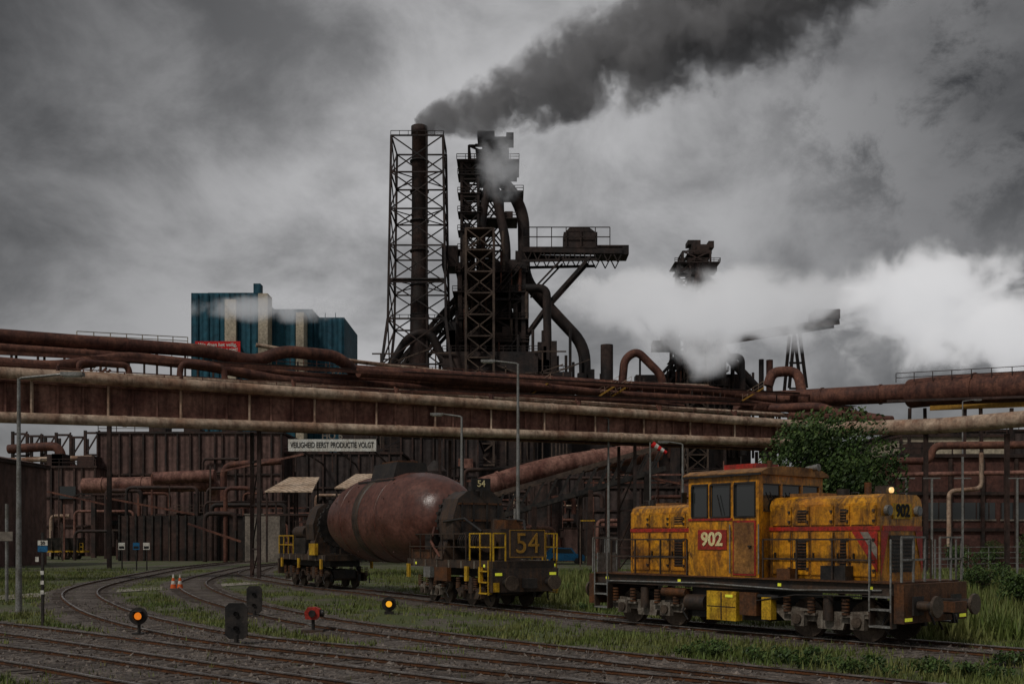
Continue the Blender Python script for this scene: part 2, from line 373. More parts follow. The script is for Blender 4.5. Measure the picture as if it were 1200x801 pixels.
for x0,x1 in((.3,.85),(9.65,10.2)):
    for y in(-1.4,1.4):
        for z in(.45,.85,1.15): m.box(x0,x1,y-.15,y+.12,z-.02,z+.02,'grey_metal')
        for x in(x0,x1): m.box(x-.02,x+.02,y-.12,y+.1,.42,1.2,'chassis')
m.box(3.95,6.6,-1.2,1.15,.35,1.18,'black_iron')
m.box(4.85,5.85,1.15,1.42,.32,1.1,'safety_yellow'); m.box(3.75,4.05,1.15,1.38,.42,1.0,'safety_yellow'); m.box(4.2,4.75,1.15,1.4,.5,1.1,'chassis_rust')
m.box(4.87,5.83,1.42,1.43,.68,.7,'black_iron'); m.box(5.33,5.36,1.42,1.435,.34,1.08,'black_iron'); m.box(4.95,5.2,1.431,1.437,.95,1.02,'reflector_yellow')
m.cyl((6.0,1.2,.75),(6.7,1.2,.75),.22,'chassis'); m.cyl((3.55,1.3,1.0),(4.6,1.3,1.02),.07,'black_iron'); m.cyl((6.7,1.25,1.0),(7.6,1.25,1.0),.13,'chassis_rust')
for x in(.9,3.5,6.9,9.8): m.box(x-.05,x+.05,1.352,1.37,1.3,1.38,'reflector_yellow')
m.tube([(.6,1.38,1.3),(3,1.38,1.22),(6,1.38,1.3),(9.8,1.38,1.25)],.025,'grey_metal',6); m.tube([(.6,1.39,1.15),(3,1.39,1.1),(4.2,1.39,.9)],.018,'black_iron',6)
m.build('underframe',loco)
def bogie(m,xs,zr=.5,side=(-1,1),yk=1.02,kk='bogie_grey'):
    x0,x1=min(xs)-.75,max(xs)+.75; xm=(x0+x1)/2
    for sg in side:
        y=sg*yk
        pr=[(x0,.62),(x0+.25,.42),(min(xs)+.45,.45),(xm-.35,.28),(xm+.35,.28),(max(xs)-.45,.45),(x1-.25,.42),(x1,.62),(x1,.82),(xm+.4,.72),(xm-.4,.72),(x0,.82)]
        m.extr(pr,min(y,y+sg*.12),max(y,y+sg*.12),kk,'y')
        for x in xs:
            m.box(x-.19,x+.19,min(y+sg*.121,y+sg*.28),max(y+sg*.121,y+sg*.28),.32,.7,kk); m.cyl((x,y+sg*.28,zr),(x,y+sg*.34,zr),.13,'wheel_steel')
            for dx in(-.36,.36):
                for q in range(5): m.cyl((x+dx,y+sg*.2,.66+q*.085),(x+dx,y+sg*.2,.71+q*.085),.1,'chassis_rust',seg=12)
            m.box(x-.5,x+.5,min(y+sg*.13,y+sg*.25),max(y+sg*.13,y+sg*.25),.6,.655,kk)
        m.cyl((xm,y+sg*.2,.5),(xm,y+sg*.2,1.1),.13,'chassis'); m.tube([(x0,y+sg*.2,.75),(x0+.1,y+sg*.25,.5),(x0-.05,y+sg*.2,.25)],.03,'black_iron',6)
    for x in xs:
        m.cyl((x,-.9,zr),(x,.9,zr),.09,'wheel_steel')
        for sg in(-1,1):
            m.cyl((x,sg*.68,zr),(x,sg*.71,zr),zr+.03,'wheel_steel',seg=28); m.cyl((x,sg*.71,zr),(x,sg*.84,zr),zr,'wheel_steel',seg=28)
            m.box(x-zr-.12,x-zr-.03,sg*.76-.07,sg*.76+.07,.35,.72,'black_iron')
    m.box(x0+.3,x1-.3,-.6,.6,.5,.95,'black_iron')
m=M(); bogie(m,(1.3,3.0)); bogie(m,(7.5,9.2)); m.build('bogies',loco)
def hood(m,x0,x1,w,z1,edges,grille=()):
    pr=[(-w,1.5),(w,1.5),(w,z1-.22),(w-.08,z1-.08),(w-.24,z1),(-w+.24,z1),(-w+.08,z1-.08),(-w,z1-.22)]
    m.extr(pr,x0,x1,'loco_yellow')
    E=[x0+.08]+[x0+e for e in edges]+[x1-.08]
    for i in range(len(E)-1):
        a,b=E[i],E[i+1]
        for sg in(-1,1):
            y0=sg*w; ya,yb=sorted((y0+sg*.002,y0+sg*.035)); m.box(a+.02,b-.02,ya,yb,1.6,2.68,'loco_yellow'); m.box(a+.02,b-.02,ya,yb,2.86,z1-.27,'loco_yellow')
            yg,yh=sorted((y0+sg*.0365,y0+sg*.04))
            for g in(a+.02,b-.035): m.box(g,g+.015,yg,yh,1.6,2.68,'black_iron')
            yc,yd=sorted((y0+sg*.036,y0+sg*.075)); m.box(b-.14,b-.1,yc,yd,2.0,2.16,'black_iron')
            for z in(1.75,2.5,2.95,z1-.4): m.box(a+.04,a+.1,yc,yd,z-.03,z+.03,'chassis')
            if i in grille:
                m.box(a+.1,b-.18,*sorted((y0+sg*.036,y0+sg*.04)),2.94,z1-.35,'black_iron'); m.box(a+.1,b-.18,*sorted((y0+sg*.036,y0+sg*.04)),1.72,2.5,'black_iron')
                z=2.96
                while z<z1-.38: m.box(a+.1,b-.18,*sorted((y0+sg*.041,y0+sg*.07)),z,z+.025,'loco_roof'); z+=.07
                z=1.75
                while z<2.46: m.box(a+.1,b-.18,*sorted((y0+sg*.041,y0+sg*.07)),z,z+.025,'chassis_rust'); z+=.08
    for sg in(-1,1):
        ya,yb=sorted((sg*w+sg*.003,sg*w+sg*.03)); m.box(x0,x1,ya,yb,2.72,2.82,'loco_red')
        m.tube([(x0+.1,sg*(w+.09),2.0),((x0+x1)/2,sg*(w+.09),2.02),(x1-.1,sg*(w+.09),2.0)],.015,'black_iron',6)
m=M(); hood(m,.9,4.1,.95,3.6,(.8,1.25,1.95,2.5),(1,3)); hood(m,6.5,9.2,.95,3.5,(.5,1.1,1.9),(1,))
m.box(.87,.898,-.85,.85,2.71,2.83,'loco_red'); m.box(.86,.898,-.55,.55,1.7,2.6,'black_iron')
for j in range(9): m.box(.83,.858,-.5,.5,1.76+j*.09,1.8+j*.09,'chassis')
m.add([(.88,-.95,2.71),(.88,-.6,2.71),(.88,-.95,1.6)],[(0,1,2)],'loco_red'); m.add([(.88,.95,2.71),(.88,.95,1.6),(.88,.6,2.71)],[(0,1,2)],'loco_red')
m.add([(.95,.992,2.7),(1.65,.992,2.7),(.95,.992,1.7)],[(0,1,2)],'loco_red'); m.add([(1.2,.996,2.68),(1.42,.996,2.68),(.96,.996,2.02),(.96,.996,2.32)],[(0,1,2,3)],'concrete')
m.box(.87,.898,-.42,.42,3.0,3.38,'safety_yellow')
for sg in(-1,1): m.cyl((.9,sg*.68,3.2),(.8,sg*.68,3.2),.13,'grey_metal',seg=16); m.cyl((.8,sg*.68,3.2),(.79,sg*.68,3.2),.1,'window_glass',seg=16)
m.box(1.2,1.5,-.2,.2,3.6,3.82,'chassis'); m.cyl((1.2,0,3.72),(1.14,0,3.72),.07,'lamp_white')
m.cyl((2.4,.2,3.6),(2.4,.2,3.78),.16,'black_iron'); m.box(2.9,3.8,-.5,.5,3.6,3.7,'loco_roof'); m.cyl((2.0,-.3,3.6),(2.0,-.3,3.95),.09,'chassis_rust')
m.box(7.2,8.6,-.5,.5,3.5,3.58,'loco_roof'); m.cyl((8.9,.3,3.5),(8.9,.3,3.7),.1,'black_iron'); m.beam((6.9,.4,3.5),(6.9,.4,4.2),.03,.03,'black_iron')
for x in(1.1,1.7,3.9,6.9,8.8): 
    for sg in(-1,1): m.tube([(x,sg*.6,3.48),(x,sg*.6,3.66),(x+.2,sg*.6,3.66),(x+.2,sg*.6,3.48)],.015,'black_iron',6)
m.build('engine_hoods',loco)
m=M()
cx0,cx1,cw=4.1,6.5,1.42
for sg in(-1,1):
    ya,yb=sorted((sg*cw,sg*(cw-.06)))
    m.box(cx0,cx1,ya,yb,1.5,3.08,'loco_yellow'); m.box(cx0,cx1,ya,yb,4.02,4.22,'loco_yellow')
    for a,b_ in((cx0,cx0+.1),(cx0+.82,cx0+.92),(cx0+1.6,cx0+1.7),(cx1-.1,cx1)): m.box(a,b_,ya,yb,3.08,4.02,'loco_yellow')
    y=sg*(cw-.035); m.box(cx0+.1,cx1-.1,min(y,y+.01),max(y,y+.01),3.08,4.02,'window_glass')
    ya,yb=sorted((sg*(cw+.002),sg*(cw+.03)))
    m.box(cx0+.08,cx0+.84,ya,yb,1.55,3.0,'loco_red'); m.box(cx0+.13,cx0+.79,*sorted((sg*(cw+.031),sg*(cw+.04))),1.6,2.95,'loco_roof'); m.box(cx0+.2,cx0+.3,*sorted((sg*(cw+.041),sg*(cw+.09))),2.3,2.34,'black_iron')
    m.box(cx0+.86,cx1,ya,yb,3.01,3.07,'loco_red')
    for x in(cx0-.04,cx0+.9): m.cyl((x,sg*(cw+.07),1.6),(x,sg*(cw+.07),2.9),.018,'grey_metal',seg=8)
    for a in(cx0+.12,cx0+.94,cx0+1.72):
        w=.68 if a<cx1-1 else .56
        for zz in(3.1,3.98): m.box(a,a+w,ya,yb,zz-.02,zz+.02,'black_iron')
        for xx in(a,a+w): m.box(xx-.015,xx+.015,ya,yb,3.12,3.96,'black_iron')
    m.beam((cx0+1.2,sg*(cw+.04),3.15),(cx0+1.35,sg*(cw+.04),3.7),.02,.02,'black_iron'); m.box(cx1+.02,cx1+.06,*sorted((sg*(cw+.05),sg*(cw+.25))),3.5,3.8,'black_iron')
for x,s_ in((cx0,-1),(cx1,1)):
    xa,xb=sorted((x,x-s_*.06))
    y=cw-.061
    m.box(xa,xb,-y,y,1.5,3.25,'loco_yellow'); m.box(xa,xb,-y,y,3.95,4.22,'loco_yellow')
    for a,b_ in((-y,-y+.12),(-.5,-.4),(.4,.5),(y-.12,y)): m.box(xa,xb,a,b_,3.25,3.95,'loco_yellow')
    xg=x-s_*.035; m.box(min(xg,xg+.01),max(xg,xg+.01),-y+.12,y-.12,3.25,3.95,'window_glass')
    xa,xb=sorted((x+s_*.003,x+s_*.02))
    for a,b_ in((-y+.12,-.5),(-.4,.4),(.5,y-.12)):
        m.box(xa,xb,a,b_,3.23,3.26,'black_iron'); m.box(xa,xb,a,b_,3.94,3.97,'black_iron')
    for yy in(-.85,0,.85): m.beam((x+s_*.03,yy-.15,3.3),(x+s_*.03,yy+.15,3.75),.02,.02,'black_iron')
pr=[(-1.5,4.2),(1.5,4.2),(1.5,4.27),(1.2,4.38),(.6,4.44),(-.6,4.44),(-1.2,4.38),(-1.5,4.27)]
m.extr(pr,3.95,6.65,'loco_roof'); m.box(4.9,6.0,-.5,.5,4.44,4.58,'loco_red'); m.cyl((4.3,.7,4.4),(4.3,.7,4.6),.07,'chassis_rust'); m.cyl((6.2,-.5,4.4),(6.2,-.5,4.9),.02,'black_iron')
for sg in(-1,1): m.box(3.97,6.63,*sorted((sg*1.503,sg*1.53)),4.18,4.24,'black_iron')
m.cyl((4.2,-.8,4.44),(3.8,-.8,4.46),.06,'grey_metal',.1)
m.box(5.15,6.15,1.423,1.445,2.22,2.76,'loco_red')
m.build('cab',loco)
m=M()
for sg in(-1,1):
    m.rail([(.9,sg*1.38,1.5),(4.0,sg*1.38,1.5)],1.0,'chassis',1.05,.02); m.rail([(6.6,sg*1.38,1.5),(9.6,sg*1.38,1.5)],1.0,'chassis',1.0,.02)
    m.rail([(.1,sg*1.38,1.5),(.1,sg*.35,1.5)],1.05,'grey_metal',.5,.022); m.rail([(10.4,sg*1.38,1.5),(10.4,sg*.35,1.5)],1.05,'grey_metal',.5,.022)
    for x in(.3,.85,9.65,10.2): m.beam((x,sg*1.5,.8),(x,sg*1.5,2.5),.035,.035,'grey_metal')
m.box(10.28,10.32,.5,1.3,1.5,2.1,'grey_metal'); m.box(1.6,2.3,1.0,1.34,1.5,1.85,'black_iron'); m.box(3.2,3.6,1.0,1.34,1.5,1.75,'chassis_rust')
m.build('handrails',loco)
text('side_number','902',.5,(5.65,1.455,2.49),(-1,0,0),'digit_yellow',loco,.016)
text('front_number','902',.42,(.86,0,3.19),(0,-1,0),'black_paint',loco,.014)
text('side_number_far','902',.5,(5.65,-1.455,2.49),(1,0,0),'digit_yellow',loco,.016)
# ------------------------------------------------------------ torpedo ladle car
fr=frame((.55,37.2,.16),(-.504,.864)); tor=empty('torpedo_ladle_car',fr)
m=M(); DX=-1.6; ZC=3.45
prof=[(7.3,.0),(7.32,.75),(7.5,1.05),(7.9,1.38),(8.5,1.65),(9.3,1.85),(10.2,1.97),(11.2,2.0),(15.4,2.0),(16.2,1.95),(17.4,1.75),(18.5,1.45),(19.3,1.05),(19.35,0)]
m.lathe([(a+DX,r) for a,r in prof],'vessel',56,c=(0,0,ZC))
for x,r in((11.2,2.0),(15.4,2.0)): x+=DX; m.lathe([(x-.07,r-.04),(x-.07,r+.02),(x+.07,r+.025),(x+.07,r-.02)],'vessel',56,c=(0,0,ZC))
x=13.4+DX; m.lathe([(x-.35,1.96),(x-.35,2.03),(x+.35,2.03),(x+.35,1.96)],'chassis',56,c=(0,0,ZC))
for x in(10.5,14.6,16.4):
    for a in range(0,360,24):
        r=2.0 if x<15.5 else 1.93; t=math.radians(a); p=V((x+DX,r*math.cos(t),ZC+r*math.sin(t))); m.cyl(p,p+V((0,math.cos(t)*.03,math.sin(t)*.03)),.035,'vessel',seg=6)
m.extr([(-.9,5.2),(.9,5.2),(.7,5.95),(-.7,5.95)],11.6+DX,14.2+DX,'black_iron'); m.box(12.0+DX,13.8+DX,-.5,.5,5.95,6.05,'chassis_rust')
m.beam((9.4,1.1,5.12),(13.5,1.1,5.14),.12,.1,'black_iron')
m.build('vessel',tor)
m=M()
for x0,x1,sg in((5.8,4.3,-1),(17.7,20.2,1)):
    m.cyl((x0,0,ZC),(x1,0,ZC),.72,'chassis',seg=28); xm=(x0+x1)/2 if sg>0 else 5.0
    m.cyl((xm-.12,0,ZC-.2),(xm+.12,0,ZC-.2),1.15,'black_iron',seg=36)
    for i in range(24):
        t=i*math.pi/12; p=V((xm,1.17*math.cos(t),ZC-.2+1.17*math.sin(t))); m.box(p.x-.11,p.x+.11,p.y-.05,p.y+.05,p.z-.05,p.z+.05,'black_iron')
    for s2 in(-1,1):
        a=x1+sg*.1
        m.extr([(s2*.3,1.73),(s2*1.35,1.73),(s2*1.0,2.8),(s2*.8,3.6),(s2*.3,3.6)],min(a,a-sg*.7),max(a,a-sg*.7),'chassis')
    hx=sorted((x1-sg*.5,x1+sg*.7)); hp=[(-1.15,2.5),(1.15,2.5),(1.2,3.3),(.95,4.1),(.55,4.4),(-.55,4.4),(-.95,4.1),(-1.2,3.3)]
    m.extr(hp,hx[0],hx[1],'chassis')
    fx=x1+sg*.702; fa,fb=sorted((fx,fx+sg*.05))
    for y_ in(-.8,-.3,.3,.8): m.box(fa,fb,y_-.04,y_+.04,2.55,3.95,'black_iron')
    for z_ in(2.6,3.25,3.9): m.box(fa,fb-.01 if sg>0 else fb,-.95,.95,z_-.035,z_+.035,'chassis_rust')
    m.cyl((x1,0,4.38),(x1,0,4.6),.16,'black_iron'); m.box(x1-.3,x1+.3,-.7,-.3,4.38,4.6,'black_iron')
m.box(1.6,3.4,-1.1,.2,1.75,2.9,'chassis'); m.cyl((1.7,.7,2.4),(3.4,.7,2.4),.38,'chassis',seg=20)
for i in range(9): m.cyl((1.85+i*.18,.7,2.4),(1.9+i*.18,.7,2.4),.43,'black_iron',seg=20)
m.cyl((3.0,-.5,2.9),(3.0,-.5,3.3),.3,'chassis'); m.cyl((2.4,-.9,2.9),(2.4,-.9,3.7),.06,'grey_metal'); m.box(1.9,2.8,-.9,-.2,2.9,3.25,'chassis_rust')
m.tube([(1.8,.9,2.8),(2.8,1.1,3.3),(4.2,1.3,3.2)],.05,'black_iron',8); m.tube([(.9,-.5,2.5),(1.4,-.7,3.2),(3.2,-.8,3.3)],.05,'black_iron',8); m.tube([(4.5,1.3,1.8),(5.2,1.35,2.4),(5.6,1.0,3.0)],.06,'rust_pipe',8)
m.box(5.2,7.4,.6,1.2,1.73,2.1,'chassis_rust'); m.box(5.6,6.2,.7,1.15,2.1,2.7,'black_iron'); m.box(21.8,24.0,-.9,.9,1.75,2.6,'black_iron'); m.cyl((22.4,.5,2.9),(24.2,.5,2.9),.35,'chassis')
m.build('tilting_machinery',tor)
m=M()
for x0,x1 in((.2,7.6),(17.6,25)):
    m.box(x0,x1,-1.3,1.3,1.42,1.72,'chassis')
    m.box(x0+.6,x1-.5,-.8,.8,1.1,1.42,'black_iron')
    for sg in(-1,1):
        ya,yb=sorted((sg*1.3,sg*1.34)); 
        for i in range(7): xx=x0+.3+i*1.05; m.box(xx,xx+.08,ya,yb,1.42,1.7,'bogie_grey')
    a=x0 if x0<5 else x1
    m.box(a-.12,a+.12,-1.4,1.4,.6,1.45,'chassis')
for x in(.05,25.2):
    sg=-1 if x<5 else 1
    for y in(-.9,.9): m.cyl((x,y,.95),(x+sg*.45,y,.95),.13,'black_iron'); m.cyl((x+sg*.45,y,.95),(x+sg*.52,y,.95),.27,'wheel_steel',seg=20)
    m.box(min(x,x+sg*.45),max(x,x+sg*.45),-.2,.2,.75,1.1,'black_iron')
for y in(-1.15,1.15): m.box(.06,.075,y-.14,y+.14,1.2,1.3,'reflector_yellow'); 
for y in(-1.25,1.25): m.box(.05,.07,y-.12,y+.12,.62,.95,'safety_yellow')
for sg in(-1,1):
    for x in(1.0,2.1,7.3,18.0,21.5,24.4):
        ya,yb=sorted((sg*1.341,sg*1.42)); m.box(x-.12,x+.12,ya,yb,.95 if x<10 else 1.0,1.5,'safety_yellow')
    ya,yb=sorted((sg*1.32,sg*1.5)); m.box(3.5,4.6,ya,yb,.9,1.42,'chassis_rust'); m.box(5.0,5.6,ya,yb,1.0,1.42,'grey_metal'); m.box(18.6,19.5,ya,yb,1.7,2.3,'safety_yellow')
    for x in(.5,6.3): m.box(x-.06,x+.06,yb if sg>0 else ya-.01,(yb+.01) if sg>0 else ya,1.5,1.6,'reflector_yellow')
m.build('carrier_frames',tor)
m=M(); bogie(m,(1.3,2.7),.46,kk='chassis'); bogie(m,(4.7,6.1),.46,kk='bogie_grey'); bogie(m,(18.7,20.1),.46,kk='chassis'); bogie(m,(22.4,23.8),.46,kk='chassis'); m.build('bogies',tor)
m=M()
for sg in(-1,1):
    m.rail([(.3,sg*1.35,1.72),(1.9,sg*1.35,1.72)],1.0,'safety_yellow',.8,.022); m.rail([(22.5,sg*1.35,1.72),(25,sg*1.35,1.72)],1.0,'safety_yellow',.8,.025)
    m.rail([(.1,sg*1.35,1.72),(.1,sg*.85,1.72)],1.0,'safety_yellow',.6,.022); m.rail([(2.2,sg*1.35,1.72),(7.2,sg*1.35,1.72)],1.0,'chassis',1.0,.022)
    for x in(.3,.9): m.beam((x,sg*1.45,.5),(x,sg*1.45,1.75),.04,.04,'safety_yellow')
    for z in(.55,.95,1.35): m.box(.3,.9,sg*1.4-.12,sg*1.4+.12,z-.02,z+.02,'safety_yellow')
m.box(-.02,.04,-.75,.75,1.85,2.85,'chassis'); 
for a,b_,c,d in((-.75,.75,1.85,1.88),(-.75,.75,2.82,2.85),(-.75,-.72,1.88,2.82),(.72,.75,1.88,2.82)): m.box(-.035,-.022,a,b_,c,d,'plate_digit')
m.box(3.5,3.56,-.42,.42,4.45,4.9,'black_iron'); m.beam((3.53,0,4.2),(3.53,0,4.45),.08,.08,'black_iron'); m.beam((3.53,0,4.25),(4.3,0,4.25),.08,.08,'black_iron')
m.build('railings_and_plates',tor)
text('car_number','54',1.05,(-.04,0,2.33),(0,-1,0),'plate_digit',tor,.0)
text('car_number_small','54',.36,(3.48,0,4.68),(0,-1,0),'digit_yellow',tor,.004)
# ------------------------------------------------------------ pipe bridge
def bl(t,zl,zr,off=0):
    a=V((-31,62,zl));b=V((21.5,86,zr)); n=V((-24,52.5,0)).normalized()
    return a.lerp(b,t)+n*off
e=empty('pipe_bridge')
m=M(); t0,t1=-.35,1.12
m.tube([bl(t0,12.75,12.5),bl(t1,12.75,12.5)],.36,'beige_pipe',16,band=6)
m.tube([bl(t0,10.05,10.85),bl(t1,10.05,10.85)],.34,'beige_pipe',16,band=6)
m.tube([bl(t0,12.4,12.2,1.2),bl(t1,12.4,12.2,1.2)],.3,'rust_pipe',12)
m.build('pipes',e)
m=M()
for off in(.5,3.0):
    m.beam(bl(t0,11.25,11.5,off),bl(t1,11.25,11.5,off),.06,2.1,'girder_rust')
    for z0,z1 in((12.3,12.5),(10.2,10.55)): m.beam(bl(t0,z0,z1-.1,off-.12),bl(t1,z0,z1-.1,off-.12),.5,.12,'girder_rust')
q=58
for i in range(q):
    t=t0+(t1-t0)*i/q; a=bl(t,10.25,10.6,.38); b=bl(t,12.25,12.25,.38); m.beam(a,b,.14,.08,'girder_rust')
    if i%3==0: m.beam(bl(t,9.75,10.5,.15),bl(t,12.8,12.6,.15),.12,.2,'beige_pipe')
    if i%5==1: m.beam(bl(t,12.9,12.8,.1),bl(t,13.6,13.4,.6),.1,.1,'rust_pipe'); m.cyl(bl(t,12.9,12.8,0),bl(t,13.4,13.3,0),.12,'rust_pipe',seg=8)
m.build('plate_girder',e)
m=M()
m.beam(bl(t0,12.6,12.5,2.1),bl(t1,12.6,12.5,2.1),1.2,.08,'dark_steel')
m.rail([bl(t0,12.6,12.5,2.8),bl(t1,12.6,12.5,2.8)],1.1,'rust_pipe',2.5,.03)
for t in(-.12,.27,.525,.78,1.02):
    for off in(.5,3.0):
        a=bl(t,10.0,10.3,off); m.beam(a,(a.x,a.y,0),.24,.24,'dark_steel')
    a=bl(t,9.9,10.2,.5);b=bl(t,9.9,10.2,3.0)
    for z in(2,5,8): m.beam((a.x,a.y,z),(b.x,b.y,z),.12,.12,'dark_steel'); m.beam((a.x,a.y,z),(b.x,b.y,z-3 if z>2 else .2),.08,.08,'dark_steel')
m.build('trestles',e)
e=empty('pipe_rack'); m=M()
def T(pts,r,k='rust_pipe',fil=1.5,band=9): m.tube([at(*p) for p in pts],r,k,14,fil,band)
T([(-120,385,82),(240,411,98),(300,424,101),(330,411,102),(392,417,105),(408,428,106),(412,434,107),(830,457,140),(1030,490,150)],.62)
T([(-120,400,80),(180,420,95),(350,440,103),(820,466,140)],.42)
T([(-120,416,78),(60,430,84),(150,418,92),(240,428,96),(330,446,100),(560,458,118),(800,478,135)],.5)
T([(-120,428,76),(300,449,96),(640,470,118),(950,488,140)],.3,'beige_pipe')
T([(90,440,86),(92,424,86),(150,428,89),(152,442,89)],.28,fil=.6,band=0)
T([(210,447,92),(212,425,92),(262,430,94),(264,449,94)],.28,fil=.6,band=0)
T([(420,436,104),(560,446,116),(720,462,128),(860,470,138),(960,484,142)],.5)
T([(300,404,108),(420,424,112),(600,444,126),(830,452,146)],.22,'beige_pipe',band=0)
m.build('pipes',e)
m=M()
for i in range(34):
    px=-80+i*33; d=80+(px+100)*.062
    if px<1000:
        p=at(px,452+px*.03,d)
        for dy in(0,4): m.beam((p.x,p.y+dy,p.z-2),(p.x,p.y+dy,at(px,402+px*.062,d).z),.16,.16,'dark_steel')
        m.beam((p.x,p.y,p.z),(p.x,p.y+4,p.z),.15,.15,'dark_steel')
        if i%6==0 and not 300<px<460: m.beam((p.x,p.y+2,0),(p.x,p.y+2,p.z),.35,.35,'dark_steel')
for py0,py1 in((437,478),(408,466)):
    m.beam(at(-100,py0,80),at(1000,py1,148),.18,.3,'rust_pipe')
    a=at(-100,py0-2,83);b=at(1000,py1-2,151); m.beam(a,b,1.2,.08,'dark_steel')
m.rail([at(90,402,94),at(220,408,102)],1.1,'cream_clad',1.6,.035,3)
m.rail([at(-60,405,84),at(430,436,112)],1.1,'rust_pipe',1.6,.03,2); m.rail([at(430,436,112),at(900,468,142)],1.1,'rust_pipe',2,.03,2)
for px in(100,290,375,620,700,715,870):
    d=78+(px+100)*.06; a=at(px,450+px*.022,d);b=at(px+25,428+px*.03,d)
    for dy in(0,.9): m.beam(a+V((0,dy,0)),b+V((0,dy,0)),.07,.2,'plate_digit' if px>600 else 'rust_pipe')
    for i in range(9): c=a.lerp(b,i/9); m.beam(c,c+V((0,.9,0)),.25,.04,'dark_steel')
    m.rail([a,b],.9,'beige_pipe',.9,.02)
m.build('support_steelwork',e)
e=empty('gas_main'); m=M()
m.tube([at(870,470,150),at(1068,460,135)],1.25,'rust_pipe',20,band=7); m.tube([at(1068,461,135),at(1098,458,132),at(1290,448,118)],1.9,'rust_pipe',22,band=9)
m.tube([at(860,480,140),at(960,476,135),at(1000,492,128),at(1030,490,125)],.6,'rust_pipe',14,1.5)
m.tube([at(925,507,90),at(990,502,88),at(1100,499,82),at(1290,483,72)],.62,'beige_pipe',18,2,band=8)
m.tube([at(925,488,92),at(1045,492,95)],.4,'rust_pipe',14)
m.tube([at(1040,540,94),at(1090,540,94),at(1094,522,94),at(1290,520,90)],.35,'rust_pipe',12,1); m.tube([at(1045,556,94),at(1290,552,90)],.22,'girder_rust',10)
m.tube([at(1112,640,92),at(1112,575,92),at(1150,572,92),at(1150,530,92)],.2,'beige_pipe',10,.6)
m.tube([at(900,452,160),at(905,436,160),at(935,434,160),at(940,462,158)],.8,'rust_pipe',12,2)
m.build('pipes',e); m=M()
for px,d in((905,146),(1075,134),(1140,128),(1195,124)):
    a=at(px,478,d)
    for dx in(-1.4,1.4): m.beam((a.x+dx,a.y,0),(a.x+dx*.7,a.y,a.z),.35,.35,'dark_steel')
for px,d in((1085,83),(1180,78)):
    a=at(px,508,d); m.beam((a.x,a.y,0),a,.3,.3,'dark_steel')
m.beam(at(1040,470,133),at(1290,462,117),.5,.3,'dark_steel'); m.rail([at(1050,448,134),at(1290,436,117)],1.2,'dark_steel',2.5,.04,2); m.beam(at(1090,478,131),at(1290,470,117),.2,.6,'plate_digit')
m.build('supports',e)
